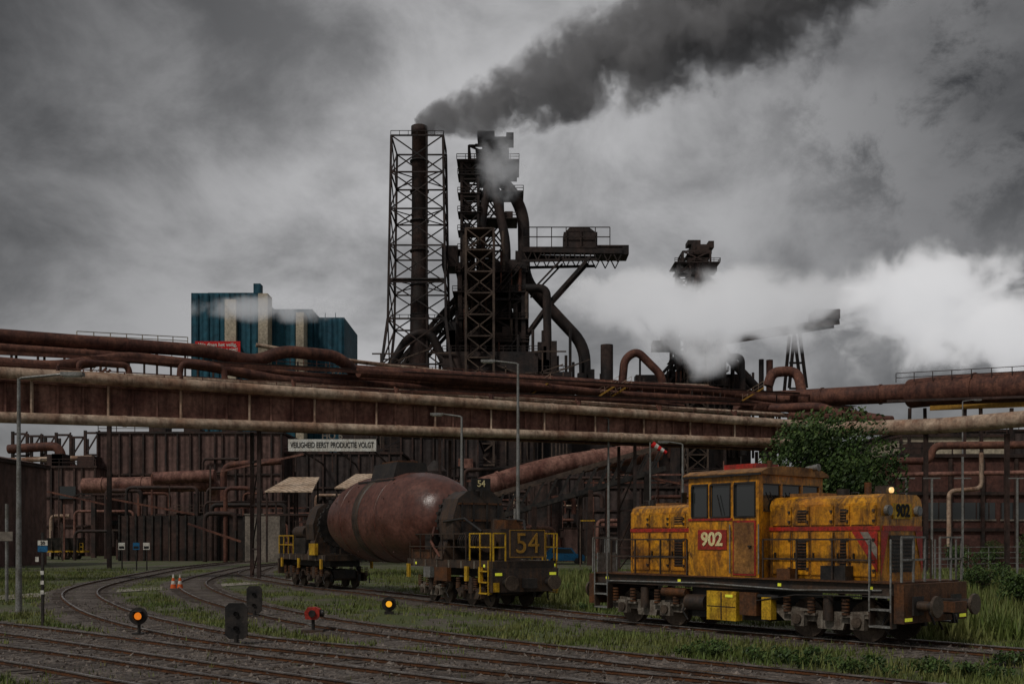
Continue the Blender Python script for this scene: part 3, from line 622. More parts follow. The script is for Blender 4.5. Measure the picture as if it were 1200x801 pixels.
# ------------------------------------------------------------ blast furnace
def platform(m,x0,x1,y0,y1,z,k='furnace_steel'):
    m.box(x0,x1,y0,y1,z-.25,z,k); m.rail([(x0,y0,z),(x1,y0,z),(x1,y1,z)],1.2,k,2.2,.07,2)
def furnace(name,cx,cy,H,w,seed,k='furnace_steel'):
    rnd=random.Random(seed); e=empty(name); m=M(); s=H/101.
    m.lathe([(0,9*s),(30*s,9*s),(44*s,7.5*s),(52*s,6*s),(66*s,3.6*s),(70*s,2.4*s),(72*s,0)],k,28,'z',(cx,cy,0)); m.build('furnace_shaft',e)
    m=M()
    m.lattice(cx,cy,0,68*s,15*s,15*s,8,1.0*s,.45*s,k)
    m.lattice(cx-5.3*s,cy-3*s,68*s,93*s,4*s,4*s,6,.6*s,.3*s,k); m.lattice(cx+.3*s,cy+2*s,68*s,93*s,5.5*s,4*s,4,.6*s,.35*s,k)
    m.lattice(cx-1*s,cy,93*s,97*s,9*s,9*s,1,.6*s,.4*s,k)
    m.build('support_frame',e); m=M()
    m.lattice(cx-2.6*s,cy-12*s,0,74*s,6.4*s,6.4*s,15,.5*s,.26*s,'lift_steel')
    for i in range(15): z=(i+1)*74/15*s; m.box(cx-5.8*s,cx+.6*s,cy-15.2*s,cy-8.8*s,z-.15,z,'lift_steel'); m.beam((cx-5*s,cy-15*s,z-4.9*s),(cx,cy-15*s,z-.2),.5*s,.15*s,'lift_steel')
    m.build('lift_tower',e); m=M()
    z=38*s
    while z<68*s:
        ww=8.5*s; o=rnd.uniform(-1,1)*s
        platform(m,cx-ww+o,cx+ww+o*.5,cy-ww,cy+ww,z,k)
        for _ in range(7):
            bx=cx+rnd.uniform(-ww,ww*.9);by=cy-ww+rnd.uniform(0,2)*s;a=rnd.uniform(.6,2.2)*s;h=rnd.uniform(1,4)*s
            m.box(bx,bx+a,by,by+a,z,z+h,k)
        for _ in range(5):
            bx=cx+rnd.uniform(-ww,ww); m.cyl((bx,cy-ww+.4,z),(bx,cy-ww+.4,z+rnd.uniform(5,10)*s),rnd.uniform(.2,.5)*s,rnd.choice((k,'rust_pipe','lift_steel')),seg=8)
        for _ in range(2):
            bx=cx+rnd.uniform(-ww,ww*.3); m.beam((bx,cy-ww-.5,z),(bx+5*s,cy-ww-.5,z+6*s),.9*s,.2*s,k)
        z+=rnd.uniform(4.6,6.4)*s
    for z in(72,76.5,81,85.5,90):
        z*=s; platform(m,cx-8.2*s,cx-2.6*s,cy-5.5*s,cy,z,k); m.box(cx-7.4*s,cx-rnd.uniform(4.5,6)*s,cy-4.5*s,cy-2*s,z,z+rnd.uniform(1.5,3.6)*s,k)
    for z in(80,86.5): platform(m,cx-3*s,cx+rnd.uniform(5,8)*s,cy-4*s,cy+4*s,z*s,k); m.box(cx+3*s,cx+5*s,cy-3*s,cy,z*s,z*s+1.8*s,k)
    m.box(cx-3.5*s,cx+2.6*s,cy-4*s,cy+3*s,89.5*s,95*s,k); m.box(cx+2.7*s,cx+6*s,cy-3*s,cy+3*s,91*s,93*s,k)
    platform(m,cx-8.4*s,cx+6.5*s,cy-6*s,cy+6*s,93.3*s,k); platform(m,cx-4*s,cx+4*s,cy-4*s,cy+4*s,96.4*s,k)
    m.box(cx-2.4*s,cx+3.4*s,cy-3*s,cy+3*s,96.5*s,99.8*s,k); m.box(cx-3.6*s,cx+.6*s,cy-3*s,cy+2*s,99.8*s,101.2*s,k); m.box(cx+3.4*s,cx+5.2*s,cy-2*s,cy+2*s,99*s,101.2*s,k)
    m.beam((cx-4*s,cy-3*s,93*s),(cx-1*s,cy-3*s,99*s),.4*s,.4*s,k)
    m.box(cx-12*s,cx-8.2*s,cy-5*s,cy+2*s,68*s,73*s,k); m.box(cx+5.6*s,cx+8.8*s,cy-4*s,cy+4*s,42*s,72*s,k)
    m.build('platforms',e); m=M()
    m.tube([(cx-2.5*s,cy-3*s,62*s),(cx-2.8*s,cy-4*s,72*s),(cx-2.2*s,cy-4*s,82*s),(cx+.2*s,cy-4*s,92*s)],1.1*s,k,14,3*s)
    m.tube([(cx+3.4*s,cy-3*s,62*s),(cx+3.4*s,cy-4*s,74*s),(cx+.2*s,cy-4*s,89*s),(cx-.4*s,cy-4*s,93*s)],1.1*s,k,14,3*s)
    m.tube([(cx+1*s,cy,91*s),(cx+4.6*s,cy,88*s),(cx+7.6*s,cy,82*s),(cx+7.8*s,cy,66*s),(cx+15*s,cy,58*s),(cx+22.5*s,cy,50*s),(cx+23*s,cy,20*s)],1.45*s,k,16,4*s)
    m.tube([(cx+8*s,cy-8*s,62*s),(cx+13*s,cy-8*s,62*s),(cx+13.5*s,cy-8*s,30*s)],1.0*s,k,14,2*s)
    m.build('uptakes_and_downcomer',e); m=M()
    for dy in(-3,3):
        a=V((cx-6*s,cy+dy*s,64*s));b=V((cx-31*s,cy+dy*s,36*s)); m.beam(a,b,.7*s,1.0*s,k); a2=a-V((0,0,5*s));b2=b-V((0,0,5*s)); m.beam(a2,b2,.6*s,.8*s,k)
        for i in range(9): m.beam(a.lerp(b,i/9),a2.lerp(b2,(i+1)/9),.35*s,.35*s,k); m.beam(a.lerp(b,i/9),a2.lerp(b2,i/9),.3*s,.3*s,k)
    m.beam((cx-6*s,cy,62*s),(cx-31*s,cy,34*s),6*s,.4*s,k)
    for f in(.45,.9):
        p=V((cx-6*s,cy,60*s)).lerp(V((cx-31*s,cy,32*s)),f)
        for q in(-1,1): m.beam(p,(p.x-4*s*q,p.y,20*s),.7*s,.7*s,k)
    m.build('skip_bridge',e)
    return e
f1=furnace('blast_furnace',-4.8,250,101.,14,3)
m=M(); k='furnace_steel'
a=at(612,297,246);b=at(728,299,246)
for dy in(-3,3):
    m.beam(a+V((0,dy,0)),b+V((0,dy,0)),.5,1.0,k); m.beam(a+V((0,dy,-2.6)),b+V((-6,dy,-1.8)),.4,.6,k)
    for i in range(10): m.beam(a.lerp(b,i/10)+V((0,dy,0)),a.lerp(b,(i+.5)/10)+V((0,dy,-2.4)),.25,.25,k); m.beam(a.lerp(b,(i+1)/10)+V((0,dy,0)),a.lerp(b,(i+.5)/10)+V((0,dy,-2.4)),.25,.25,k)
m.box(a.x,b.x,243,249,a.z+.5,a.z+.8,k); c=at(660,290,246); m.box(c.x,c.x+8,243.5,248.5,c.z-.6,c.z+3.0,k); m.box(b.x-6,b.x+1.5,243,249,a.z-1,a.z+1.2,k)
m.extr([(c.x+.3,c.z+3),(c.x+7.6,c.z+3),(c.x+6,c.z+4.2),(c.x+1.5,c.z+4.2)],243.7,248.3,k,'y')
m.rail([(a.x,243,a.z+.8),(b.x-3,243,a.z+.8)],4.6,k,3.4,.1,2)
for dy in(-3,3):
    m.beam(at(690,305,246)+V((0,dy,0)),at(645,355,246)+V((0,dy,0)),.7,.7,k); m.beam(at(645,355,246)+V((0,dy,0)),at(618,392,246)+V((0,dy,0)),.7,.7,k); m.beam(at(660,305,246)+V((0,dy,0)),at(622,345,246)+V((0,dy,0)),.4,.4,k)
m.build('crane_gantry',f1)
m=M()
for x0,x1,y0,z1 in((-33,-16,243,38),(-16,6,236,46),(6,14,240,42),(14,24,246,36),(-42,-30,250,33),(24,34,252,34)):
    m.box(x0,x1,y0,y0+30,0,z1,k); m.rail([(x0,y0,z1),(x1,y0,z1)],1.3,k,2,.07,2)
    for i in range(5):
        q=random.uniform(x0,x1-2); h=random.uniform(2,8); m.box(q,q+random.uniform(1,2.5),y0+1,y0+3,z1,z1+h,k); q=random.uniform(x0,x1); m.cyl((q,y0+2,z1),(q,y0+2,z1+h*1.4),.35,k,seg=8)
for i in range(26):
    q=random.uniform(-40,16);z=random.uniform(30,46); m.beam((q,235.5,z),(q+random.uniform(3,9),235.5,z+random.choice((0,0,3,-3))),.3,.3,'lift_steel'); m.beam((q+2,235.5,z),(q+2,235.5,20),.3,.3,'lift_steel')
m.tube([(26,246,34),(27,246,46),(30,246,48),(36,246,42),(37,246,30)],1.0,'rust_pipe',12,2)
m.cyl((22.6,244,30),(22.6,244,49),1.5,k); m.cyl((31,248,30),(31,248,47),.25,k)
m.tube([(-30,238,40),(-24,238,50),(-19,238,51),(-14,238,40),(-6,238,40)],1.0,k,12,3)
m.build('casthouse_block',f1)
e=empty('lattice_chimney'); m=M(); cx,cy=-21.7,240.
m.lathe([(30,2.5),(53,2.2),(70,1.85),(97.5,1.75),(97.6,1.95),(99.3,1.95),(99.3,1.3),(97,1.3)],'dark_steel',24,'z',(cx,cy,0)); 
for z in(55,62,70,77,84,91): m.lathe([(z,1.8),(z,2.25),(z+.3,2.25),(z+.3,1.8)],'furnace_steel',24,'z',(cx,cy,0))
m.build('flue',e); m=M(); k='furnace_steel'
m.lattice(cx,cy,53,95,13.2,11.8,5,.5,.26,k); m.lattice(cx,cy,0,53,26,13.2,5,.6,.3,k)
for z in(53,95): m.rail([(cx-6,cy-6.1,z),(cx+6,cy-6.1,z),(cx+6,cy+6,z)],1,k,2,.06,1)
m.box(cx-6.5,cx+6.5,cy-6.5,cy-4.5,62,62.3,k)
for z in(62,78.,87): 
    for q in(-1,1): m.beam((cx-6*q,cy-6,z),(cx,cy,z),.2,.2,k); m.beam((cx+6*q,cy+6,z),(cx,cy,z),.2,.2,k)
m.beam((cx+1.9,cy-1.9,30),(cx+1.9,cy-1.9,97),.5,.12,k)
m.build('lattice_tower',e)
f2=furnace('blast_furnace',61.5,340,101.,14,9)
m=M()
a=at(840,399,335);b=at(980,378,335)
for dy in(-3,3):
    m.beam(a+V((0,dy,0)),b+V((0,dy,0)),.6,2.2,k)
    for px0,px1 in((928,922),(934,942)): m.beam(at(px0,392,335)+V((0,dy,0)),at(px1,456,335)+V((0,dy,0)),.9,.9,k)
m.beam(at(925,425,335),at(940,425,335),.6,.6,k); m.beam(at(925,455,335),at(942,455,335),.6,.6,k)
m.box(b.x-8,b.x,331,339,b.z+.5,b.z+3.6,k)
for px,py in ((775,400),(755,440),(790,342)): p=at(px,py,338); m.box(p.x-3,p.x+6,336,341,p.z-3,p.z,k)
m.box(at(770,440,345).x,at(880,440,345).x,345,370,0,at(770,438,345).z,k)
for i in range(16):
    q=random.uniform(42,88); h=random.uniform(44,66); m.cyl((q,344,30),(q,344,h),random.uniform(.4,1.2),random.choice((k,'rust_pipe',k)),seg=10)
m.build('crane_gantry',f2)
# blue building
e=empty('blue_cladded_building'); m=M()
x0,x1,xm=at(229,0,300).x,at(402,0,300).x,at(306,0,300).x; zt=at(0,347,300).z
m.box(x0,xm,296,330,0,zt,'blue_clad'); m.box(xm,x1-9,300,330,0,at(0,362,300).z,'blue_clad'); m.box(x1-9,x1,302,328,0,at(0,370,300).z,'blue_clad'); m.box(x0+4,xm-1.3,299,328,zt,zt+.8,'blue_clad')
m.build('walls',e); m=M()
for p0,p1,t in((265,278,352),(304,315,345),(348,357,367)): m.box(at(p0,0,296).x,at(p1,0,296).x,294.5,296 if p0<300 else 300,20,at(0,t,296).z,'cream_clad')
m.box(xm-1.5,xm+.5,297,300,zt,zt+3,'blue_clad'); 
for i in range(14): q=x0+2+i*3; m.box(q,q+.15,295.6 if q<xm-2 else 299.6,295.995 if q<xm-2 else 299.99,30,zt-4.9 if q>xm else zt-.3,'blue_clad')
m.build('pilasters',e)
m=M(); bx0,bx1=at(229,0,294).x,at(282,0,294).x; z0,z1=at(0,414,294).z,at(0,400,294).z; m.box(bx0,bx1,293.6,293.9,z0,z1,'banner_red'); m.box(bx0+1,bx0+1.3,293.9,296,z0,z1,'grey_metal');m.box(bx1-1.3,bx1-1,293.9,296,z0,z1,'grey_metal'); m.build('banner',e)
zc=(z0+z1)/2; text('banner_text','We doen het veilig,\nof we doen het niet!',1.4,((bx0+bx1)/2,293.55,zc),(1,0,0),'white_paint',e,.03)
# ------------------------------------------------------------ plant buildings
def building(name,px0,px1,py,d,depth,k,ribs=0,rk='dark_steel',pitch=0,wins=None):
    e=empty(name); m=M(); a=at(px0,py,d);b=at(px1,py,d); x0,x1,z=a.x,b.x,a.z
    m.box(x0,x1,d,d+depth,0,z,k); m.build('walls',e); m=M()
    m.box(x0-.3,x1+.3,d-.3,d+depth+.3,z+.003,z+.35,rk)
    if pitch: m.extr([(x0-.4,z+.36),(x1+.4,z+.36),((x0+x1)/2,z+pitch)],d-.4,d+depth+.4,k,'y')
    m.rail([(x0,d,z+.35),(x1,d,z+.35)],1.1,rk,3,.05,2)
    rr=random.Random(int(px0*7))
    for i in range(3): q=rr.uniform(x0,x1-3); m.box(q,q+rr.uniform(1,3),d+2,d+5,z+.35,z+rr.uniform(1,2.5),rk)
    m.build('roof',e); m=M()
    for i in range(ribs+1): q=x0+(x1-x0)*i/max(1,ribs)+(rr.uniform(-.4,.4) if 0<i<ribs else 0); m.box(q-.14,q+.14,d-.35,d-.003,0,z-.1,rk)
    if ribs: 
        for f in(.33,.66): m.box(x0+.2,x1-.2,d-.25,d-.004,z*f,z*f+.3,rk)
        for i in range(int((x1-x0)/3)):
            q=rr.uniform(x0+1,x1-3); zz=rr.uniform(1,z*.8); t=rr.random()
            if t<.3: m.box(q,q+rr.uniform(1,3),d-.6,d-.36,zz,zz+rr.uniform(.6,2),'window_glass' if rr.random()<.4 else 'girder_rust')
            elif t<.7: m.tube([(q,d-.7,0),(q,d-.7,zz),(q+rr.uniform(2,6),d-.7,zz)],rr.uniform(.1,.3),rr.choice(('rust_pipe','beige_pipe','dark_steel')),8,.8)
            else: m.rail([(q,d-1.2,zz),(q+5,d-1.2,zz)],1.1,'lift_steel',1.2,.05,2); m.box(q,q+5,d-1.3,d-.36,zz-.15,zz,'lift_steel')
    m.build('ribs',e)
    if wins:
        m=M()
        for (fx,w,zz,h) in wins:
            q=x0+(x1-x0)*fx; m.box(q,q+w,d-.06,d-.02,zz,zz+h,'window_glass'); 
            for j in range(int(w/1.2)+1): m.box(q+j*1.2-.05,q+j*1.2+.05,d-.1,d-.061,zz,zz+h,rk)
            m.box(q-.1,q+w+.1,d-.12,d-.101,zz-.15,zz,'concrete')
        m.build('windows',e)
    return e
building('casthouse_building',115,330,508,170,40,'brown_clad',16)
building('dust_filter_house',48,112,548,165,20,'brown_clad',5)
building('steel_shed',-300,-52,533,92,18,'brown_clad',7,pitch=2.2)
building('furnace_building',330,470,532,172,35,'dark_clad',9)
building('furnace_building',470,560,512,182,35,'dark_clad',7)
building('stock_house',560,700,548,190,30,'dark_clad',8)
building('stock_house',690,810,572,160,30,'dark_clad',6)
building('stock_house',810,1060,560,150,30,'brown_clad',12)
building('factory_hall',-200,120,565,210,30,'dark_clad',14)
building('brick_workshop',1045,1400,536,98,22,'brick',10,'dark_steel',wins=[(.03,9,4.6,1.6),(.36,9,4.6,1.6),(.7,9,4.6,1.6)])
building('factory_hall',1060,1500,505,190,40,'dark_clad',14)
building('office_block',1055,1180,512,150,12,'cream_clad',0,wins=[(.05,12,13.5,1.5)])
m=M()
for i in range(7):
    a=at(15+i*17,506+random.uniform(-2,6),205); 
    for dy in(0,8): m.beam((a.x,205+dy,0),(a.x,205+dy,a.z),.5,.5,'dark_steel')
    if i<6:
        b=at(32+i*17,508,205)
        for f in(.62,.8,.98): m.beam((a.x,205,a.z*f),(b.x,205,a.z*f),.4,.4,'dark_steel')
        m.beam((a.x,205,a.z*.8),(b.x,205,a.z),.25,.25,'dark_steel'); m.beam((b.x,205,a.z*.62),(a.x,205,a.z*.8),.25,.25,'dark_steel')
m.tube([at(10,526,203),at(70,522,203),at(74,548,203),at(112,552,203)],.9,'rust_pipe',12,2); m.tube([at(-20,540,202),at(108,536,202)],.5,'beige_pipe',10)
m.build('steel_frame')
m=M(); m.tube([at(98,569,150),at(245,566,150),at(252,575,152),at(254,600,152)],1.15,'girder_rust',18,2,band=5); m.tube([at(180,560,149),at(252,557,149)],.9,'girder_rust',16)
for px in(110,170,230): a=at(px,578,150); m.beam((a.x,150,0),(a.x,150,a.z),.6,.6,'dark_steel')
m.tube([at(262,600,148),at(262,545,148),at(330,540,148)],.5,'rust_pipe',12,1.5)
m.build('horizontal_duct')
m=M(); a=at(140,604,128);b=at(286,604,128); m.box(a.x,b.x,128,128.4,0,a.z,'dark_steel')
for i in range(16): q=a.x+(b.x-a.x)*i/15; m.box(q-.1,q+.1,127.8,127.997,0,a.z+.1,'black_iron')
m.build('yard_wall')
m=M(); a=at(287,603,122);b=at(328,603,122); m.box(a.x,b.x,122,125,0,a.z,'concrete'); m.box(a.x-.1,b.x+.1,121.9,125.1,a.z+.003,a.z+.15,'concrete'); m.build('concrete_bunker')
for p0,p1,py,d in((310,366,575,120),(392,452,571,120)):
    m=M(); a=at(p0,py,d);b=at(p1,py,d); h=2.0
    m.add([(a.x,d,a.z),(b.x,d,a.z),(b.x-.3,d+6,a.z+h),(a.x+1.6,d+6,a.z+h),(a.x,d,a.z-.15),(b.x,d,a.z-.15),(b.x-.3,d+6,a.z+h-.15),(a.x+1.6,d+6,a.z+h-.15)],[(0,1,2,3),(7,6,5,4),(0,4,5,1),(1,5,6,2),(3,2,6,7),(0,3,7,4)],'beige_roof')
    for q in(a.x+.2,(a.x+b.x)/2,b.x-.3): m.beam((q,d+.3,0),(q,d+.3,a.z),.2,.2,'dark_steel'); m.beam((q,d+5,0),(q,d+5,a.z+1.5),.2,.2,'dark_steel')
    m.build('canopy_roof')
m=M(); a=at(338,528.5,150);b=at(441,514.5,150); m.box(a.x,b.x,149.8,150,a.z,b.z,'white_paint')
for q in(a.x+1,(a.x+b.x)/2,b.x-1): m.beam((q,150.15,a.z-3),(q,150.15,b.z+.2),.2,.2,'dark_steel'); m.beam((q,150.15,b.z-1),(q,172,b.z-2),.2,.2,'dark_steel')
sg=m.build('safety_sign'); t_=text('sign_text','VEILIGHEID EERST PRODUCTIE VOLGT',1.15,((a.x+b.x)/2,149.76,(a.z+b.z)/2),(1,0,0),'black_paint',sg,.015)
bpy.context.view_layer.update(); wd=t_.dimensions.x; f_=(b.x-a.x)*.95/wd; t_.scale=(f_,1.0,1)
m=M(); p=at(389,510.5,158); m.beam((p.x-3,158.3,p.z-.9),(p.x+3,158.3,p.z-.9),.15,.15,'dark_steel'); m.beam((p.x-2.8,158.3,p.z-5),(p.x-2.8,158.3,p.z-.9),.15,.15,'dark_steel'); m.beam((p.x+2.8,158.3,p.z-5),(p.x+2.8,158.3,p.z-.9),.15,.15,'dark_steel')
sg=m.build('furnace_name_sign'); text('name_text','HO 6',1.4,(p.x,158.2,p.z),(1,0,0),'concrete',sg,.03)
m=M()
m.tube([at(560,573,108),at(640,548,110),at(772,527,114)],1.15,'girder_rust',18,3,band=5); 
for px,py in((585,570),(680,545),(760,532)): a=at(px,py,110); m.beam((a.x,a.y,0),(a.x,a.y,a.z),.4,.4,'dark_steel')
m.build('inclined_duct')
m=M(); a=at(560,612,105);b=at(780,548,105)
for dy in(0,3): 
    m.beam(a+V((0,dy,0)),b+V((0,dy,0)),.3,.5,'black_iron'); m.beam(a+V((0,dy,2.4)),b+V((0,dy,2.4)),.3,.4,'lift_steel')
    for i in range(14): m.beam(a.lerp(b,i/14)+V((0,dy,0)),a.lerp(b,(i+1)/14)+V((0,dy,2.4)),.18,.18,'black_iron')
m.beam(a+V((0,1.5,0)),b+V((0,1.5,0)),3,.2,'dark_steel')
for f in(.3,.6,.9): p=a.lerp(b,f); m.beam((p.x,p.y+1.5,0),p,.5,.5,'dark_steel')
m.build('conveyor_gallery')
m=M()
for px,r,py in((475,1.3,560),(510,1.6,552),(640,2.2,558),(735,1.2,585)):
    p=at(px,py,140); m.cyl((p.x,140,0),(p.x,140,p.z),r,'dark_steel',seg=20); m.cyl((p.x,140,p.z),(p.x,140,p.z+1.5),r,'dark_steel',.3,20)
m.build('storage_silos')
m=M()
for i in range(250):
    px=random.uniform(30,1180);d=random.uniform(112,165);h=random.uniform(2,13);p=at(px,600,d);w=random.uniform(.2,.7)
    if 320<px<450: h=min(h,6)
    kk=random.choice(('dark_steel','rust_pipe','dark_steel','dark_steel','lift_steel','girder_rust'))
    if random.random()<.45: m.beam((p.x,d,0),(p.x,d,h),w*.4,w*.4,kk)
    else:
        z=random.uniform(3,11) if not 300<px<450 else random.uniform(2,6); l=random.uniform(3,12)
        if random.random()<.5: m.beam((p.x,d,z),(p.x+l,d,z+random.choice((0,0,2,-2))),.22,.22,kk)
        else: m.tube([(p.x,d,0),(p.x,d,z),(p.x+l,d,z),(p.x+l,d,z-2)],random.uniform(.12,.35),random.choice(('rust_pipe','dark_steel','dark_steel','girder_rust')),8,.8)
for i in range(40):
    px=random.uniform(300,1040);p=at(px,600,116+i);w=random.uniform(1.5,5);h=random.uniform(1.5,6); m.box(p.x,p.x+w,p.y,p.y+3,0,h,random.choice(('dark_clad','brown_clad','dark_steel','dark_clad'))); m.box(p.x-.1,p.x+w+.1,p.y-.1,p.y+3.1,h+.003,h+.12,'dark_steel')
m.build('yard_steelwork')
m=M(); P=[gr(1060,668),gr(1290,664)]
for a,b in zip(P,P[1:]): m.rail([a,b],2.0,'grey_metal',2.5,.03,4)
m.build('wire_fence')
for px in (1062,1092,1128,1192):
    m=M(); q=at(px,560,72); m.beam((q.x,72,0),(q.x,72,q.z+(1.5 if px==1128 else 0)),.12,.12,'grey_metal'); m.beam((q.x-.6,72,q.z),(q.x+.6,72,q.z),.08,.08,'grey_metal'); m.build('utility_pole')
# ------------------------------------------------------------ lamp posts
def lamp(px,py,d,arm,r=.09):
    m=M(); p=at(px,py,d); m.cyl((p.x,d,0),(p.x,d,p.z),r*1.5,'grey_metal',r*.7,10)
    m.tube([(p.x,d,p.z-.3),(p.x,d,p.z),(p.x+arm,d,p.z+.15)],r*.6,'grey_metal',8,.3); s=1 if arm>0 else -1
    xx=p.x+arm; m.box(min(xx,xx+s*.8),max(xx,xx+s*.8),d-.15,d+.15,p.z+.08,p.z+.22,'grey_metal'); m.box(min(xx+s*.1,xx+s*.7),max(xx+s*.1,xx+s*.7),d-.1,d+.1,p.z+.04,p.z+.078,'white_paint')
    m.build('street_lamp')
lamp(541,488,62,-1.1); lamp(607,426,58,-1.3); lamp(22,443,38,1.6,r=.08); lamp(713,490,80,-.9); lamp(800,520,75,-1); lamp(1128,470,110,1.2)
m=M(); p=at(772,530,60); m.cyl((p.x-.5,60,0),(p.x-.5,60,p.z+.6),.05,'grey_metal',seg=8); a=V((p.x-.4,60,p.z+.5)); d_=V((.85,0,-.52)).normalized()
for i in range(5): m.cyl(a+d_*i*.2,a+d_*(i+1)*.2,.2-.02*i,'banner_red' if i%2==0 else 'white_paint',.18-.02*i,12,False)
m.build('windsock')
# ------------------------------------------------------------ signals
def discsignal(px,py,gy,R,lk,nm='dwarf_signal'):
    g=gr(px,gy); z=CH+(HZ-py)/F*g.y; m=M(); m.cyl((g.x,g.y,0),(g.x,g.y,z),.045,'black_iron',seg=10); m.box(g.x-.15,g.x+.15,g.y-.15,g.y+.15,0,.1,'black_iron')
    n=V((.12,-1,0)).normalized(); c=V((g.x,g.y-.06,z)); m.cyl(c-n*.05,c+n*.03,R,'black_iron',seg=28); m.cyl(c+n*.03,c+n*.16,R*.55,'black_iron',R*.5,20,False); m.cyl(c+n*.031,c+n*.05,R*.42,lk,seg=18)
    m.extr([(c.x-R*.6,c.z+R*.55),(c.x+R*.6,c.z+R*.55),(c.x+R*.4,c.z+R*.62),(c.x-R*.4,c.z+R*.62)],c.y-.28,c.y-.03,'black_iron','y')
    m.build(nm)
discsignal(163,721,745,.24,'lamp_red'); discsignal(456,707,719,.26,'lamp_orange')
def boxsignal(px,y0,y1,gy,w,k='black_iron'):
    g=gr(px,gy); zt=CH+(HZ-y0)/F*g.y; zb=CH+(HZ-y1)/F*g.y; m=M(); m.cyl((g.x,g.y,0),(g.x,g.y,zb+.1),.06,'black_iron',seg=10)
    c=w*.18; m.extr([(g.x-w/2+c,zt),(g.x-w/2,zt-c),(g.x-w/2,zb+c),(g.x-w/2+c,zb),(g.x+w/2-c,zb),(g.x+w/2,zb+c),(g.x+w/2,zt-c),(g.x+w/2-c,zt)][::-1],g.y-.02,g.y+.03,k,'y')
    m.box(g.x-w*.3,g.x+w*.3,g.y+.031,g.y+.25,zb+.1,zt-.1,k); m.box(g.x-.2,g.x+.2,g.y-.2,g.y+.2,0,.12,k)
    for z in(zb+(zt-zb)*.3,zb+(zt-zb)*.7): m.cyl((g.x,g.y-.021,z),(g.x,g.y-.08,z),.06,'black_iron',seg=14,cap=False)
    m.build('shunting_signal')
boxsignal(277,706,748,758,.55); boxsignal(298,686,718,724,.52)
g=gr(367,742); m=M(); m.cyl((g.x,g.y,0),(g.x,g.y,.45),.05,'black_iron',seg=10); m.box(g.x-.3,g.x+.3,g.y-.2,g.y+.2,0,.12,'chassis')
m.extr([(g.x-.2,.42),(g.x+.1,.4),(g.x+.2,.5),(g.x+.2,.7),(g.x+.08,.76),(g.x-.14,.75),(g.x-.22,.62)],g.y-.14,g.y+.14,'loco_red','y'); m.cyl((g.x+.2,g.y,.58),(g.x+.3,g.y,.58),.1,'black_iron'); m.cyl((g.x,g.y-.14,.58),(g.x,g.y-.2,.58),.1,'black_iron'); m.beam((g.x,g.y,.2),(g.x-.45,g.y-.1,.45),.04,.04,'grey_metal'); m.build('point_lever')
g=gr(50,733); m=M(); z=CH+(HZ-650)/F*g.y; m.beam((g.x,g.y,0),(g.x,g.y,z+.7),.07,.07,'black_iron'); m.box(g.x-.13,g.x+.17,g.y-.05,g.y-.037,z+.3,z+.45,'white_paint'); m.box(g.x-.13,g.x+.17,g.y-.05,g.y-.037,z+.1,z+.28,'car_blue'); m.box(g.x-.2,g.x-.1,g.y-.06,g.y-.037,z-.2,z-.05,'white_paint')
for i in range(3): m.box(g.x-.05,g.x+.05,g.y-.045,g.y-.037,z-.6-i*.3,z-.48-i*.3,'white_paint')
o=m.build('marker_post'); text('plate_text','50',.14,(g.x+.02,g.y-.06,z+.375),(1,0,0),'black_paint',o)
m=M(); g=gr(8,704); m.cyl((g.x,g.y,0),(g.x,g.y,4.2),.07,'grey_metal',seg=10); m.box(g.x-.3,g.x+.3,g.y-.1,g.y-.06,2.6,3.0,'concrete'); m.build('sign_post')
for px in(143,160,172):
    g=gr(px,668); m=M(); m.cyl((g.x,g.y,0),(g.x,g.y,2.2),.06,'black_iron',seg=8); m.box(g.x-.28,g.x+.28,g.y-.1,g.y-.05,1.8,2.4,'white_paint' if px!=160 else 'car_blue'); m.box(g.x-.22,g.x+.22,g.y-.105,g.y-.101,1.88,2.1,'black_paint'); m.build('trackside_sign')
for px in(203,211):
    g=gr(px,690); m=M(); m.box(g.x-.2,g.x+.2,g.y-.2,g.y+.2,0,.05,'cone_orange')
    for i,(z0,z1) in enumerate(((.05,.28),(.28,.45),(.45,.62),(.62,.8))): m.cyl((g.x,g.y,z0),(g.x,g.y,z1),.17*(1-z0*1.05),'white_paint' if i%2 else 'cone_orange',.17*(1-z1*1.05),16)
    m.build('traffic_cone')
def car(px,gy,k,s=1):
    g=gr(px,gy); m=M(); pr=[(-2.1,.35),(2.1,.35),(2.15,.8),(2.0,1.0),(1.2,1.1),(.7,1.75),(-1.6,1.8),(-2.1,1.2)]
    m.extr([(g.x+a,b) for a,b in pr],g.y-.85,g.y+.85,k,'y')
    m.extr([(g.x+a,b) for a,b in[(-1.5,1.2),(.95,1.15),(.6,1.65),(-1.4,1.68)]],g.y-.865,g.y-.852,'window_glass','y')
    for x in(-1.35,1.35):
        for y in(-.8,.8): m.cyl((g.x+x,g.y+y-.1,.33),(g.x+x,g.y+y+.1,.33),.33,'black_iron',seg=18)
    m.box(g.x-2.13,g.x-2.08,g.y-.86,g.y+.2,.8,.95,'lamp_orange'); m.build('parked_car')
car(662,660,'car_blue')
m=M()
for px in(598,612,680,697): q=gr(px,664); m.beam((q.x,q.y,0),(q.x,q.y,3.0 if px<650 else 4.6),.12,.12,'lift_steel' if px>650 else 'white_paint')
p,q=gr(680,664),gr(697,664); m.beam((p.x,p.y,4.5),(q.x,q.y,4.5),.35,.1,'safety_yellow'); m.build('loading_gauge_posts')
m=M(); g=gr(297,652)
for i in range(140):
    x=random.gauss(0,3.2);y=random.gauss(0,1.5);z=max(0,1.6-abs(x)*.3-abs(y)*.5)*random.random();s=random.uniform(.1,.45)
    a=V((g.x+x,g.y+y,z)); m.beam(a,a+V((random.uniform(-1,1)*s,random.uniform(-1,1)*s,random.uniform(.1,1)*s)),s,s,random.choice(('concrete','girder_rust','dark_steel')))
m.build('scrap_pile')
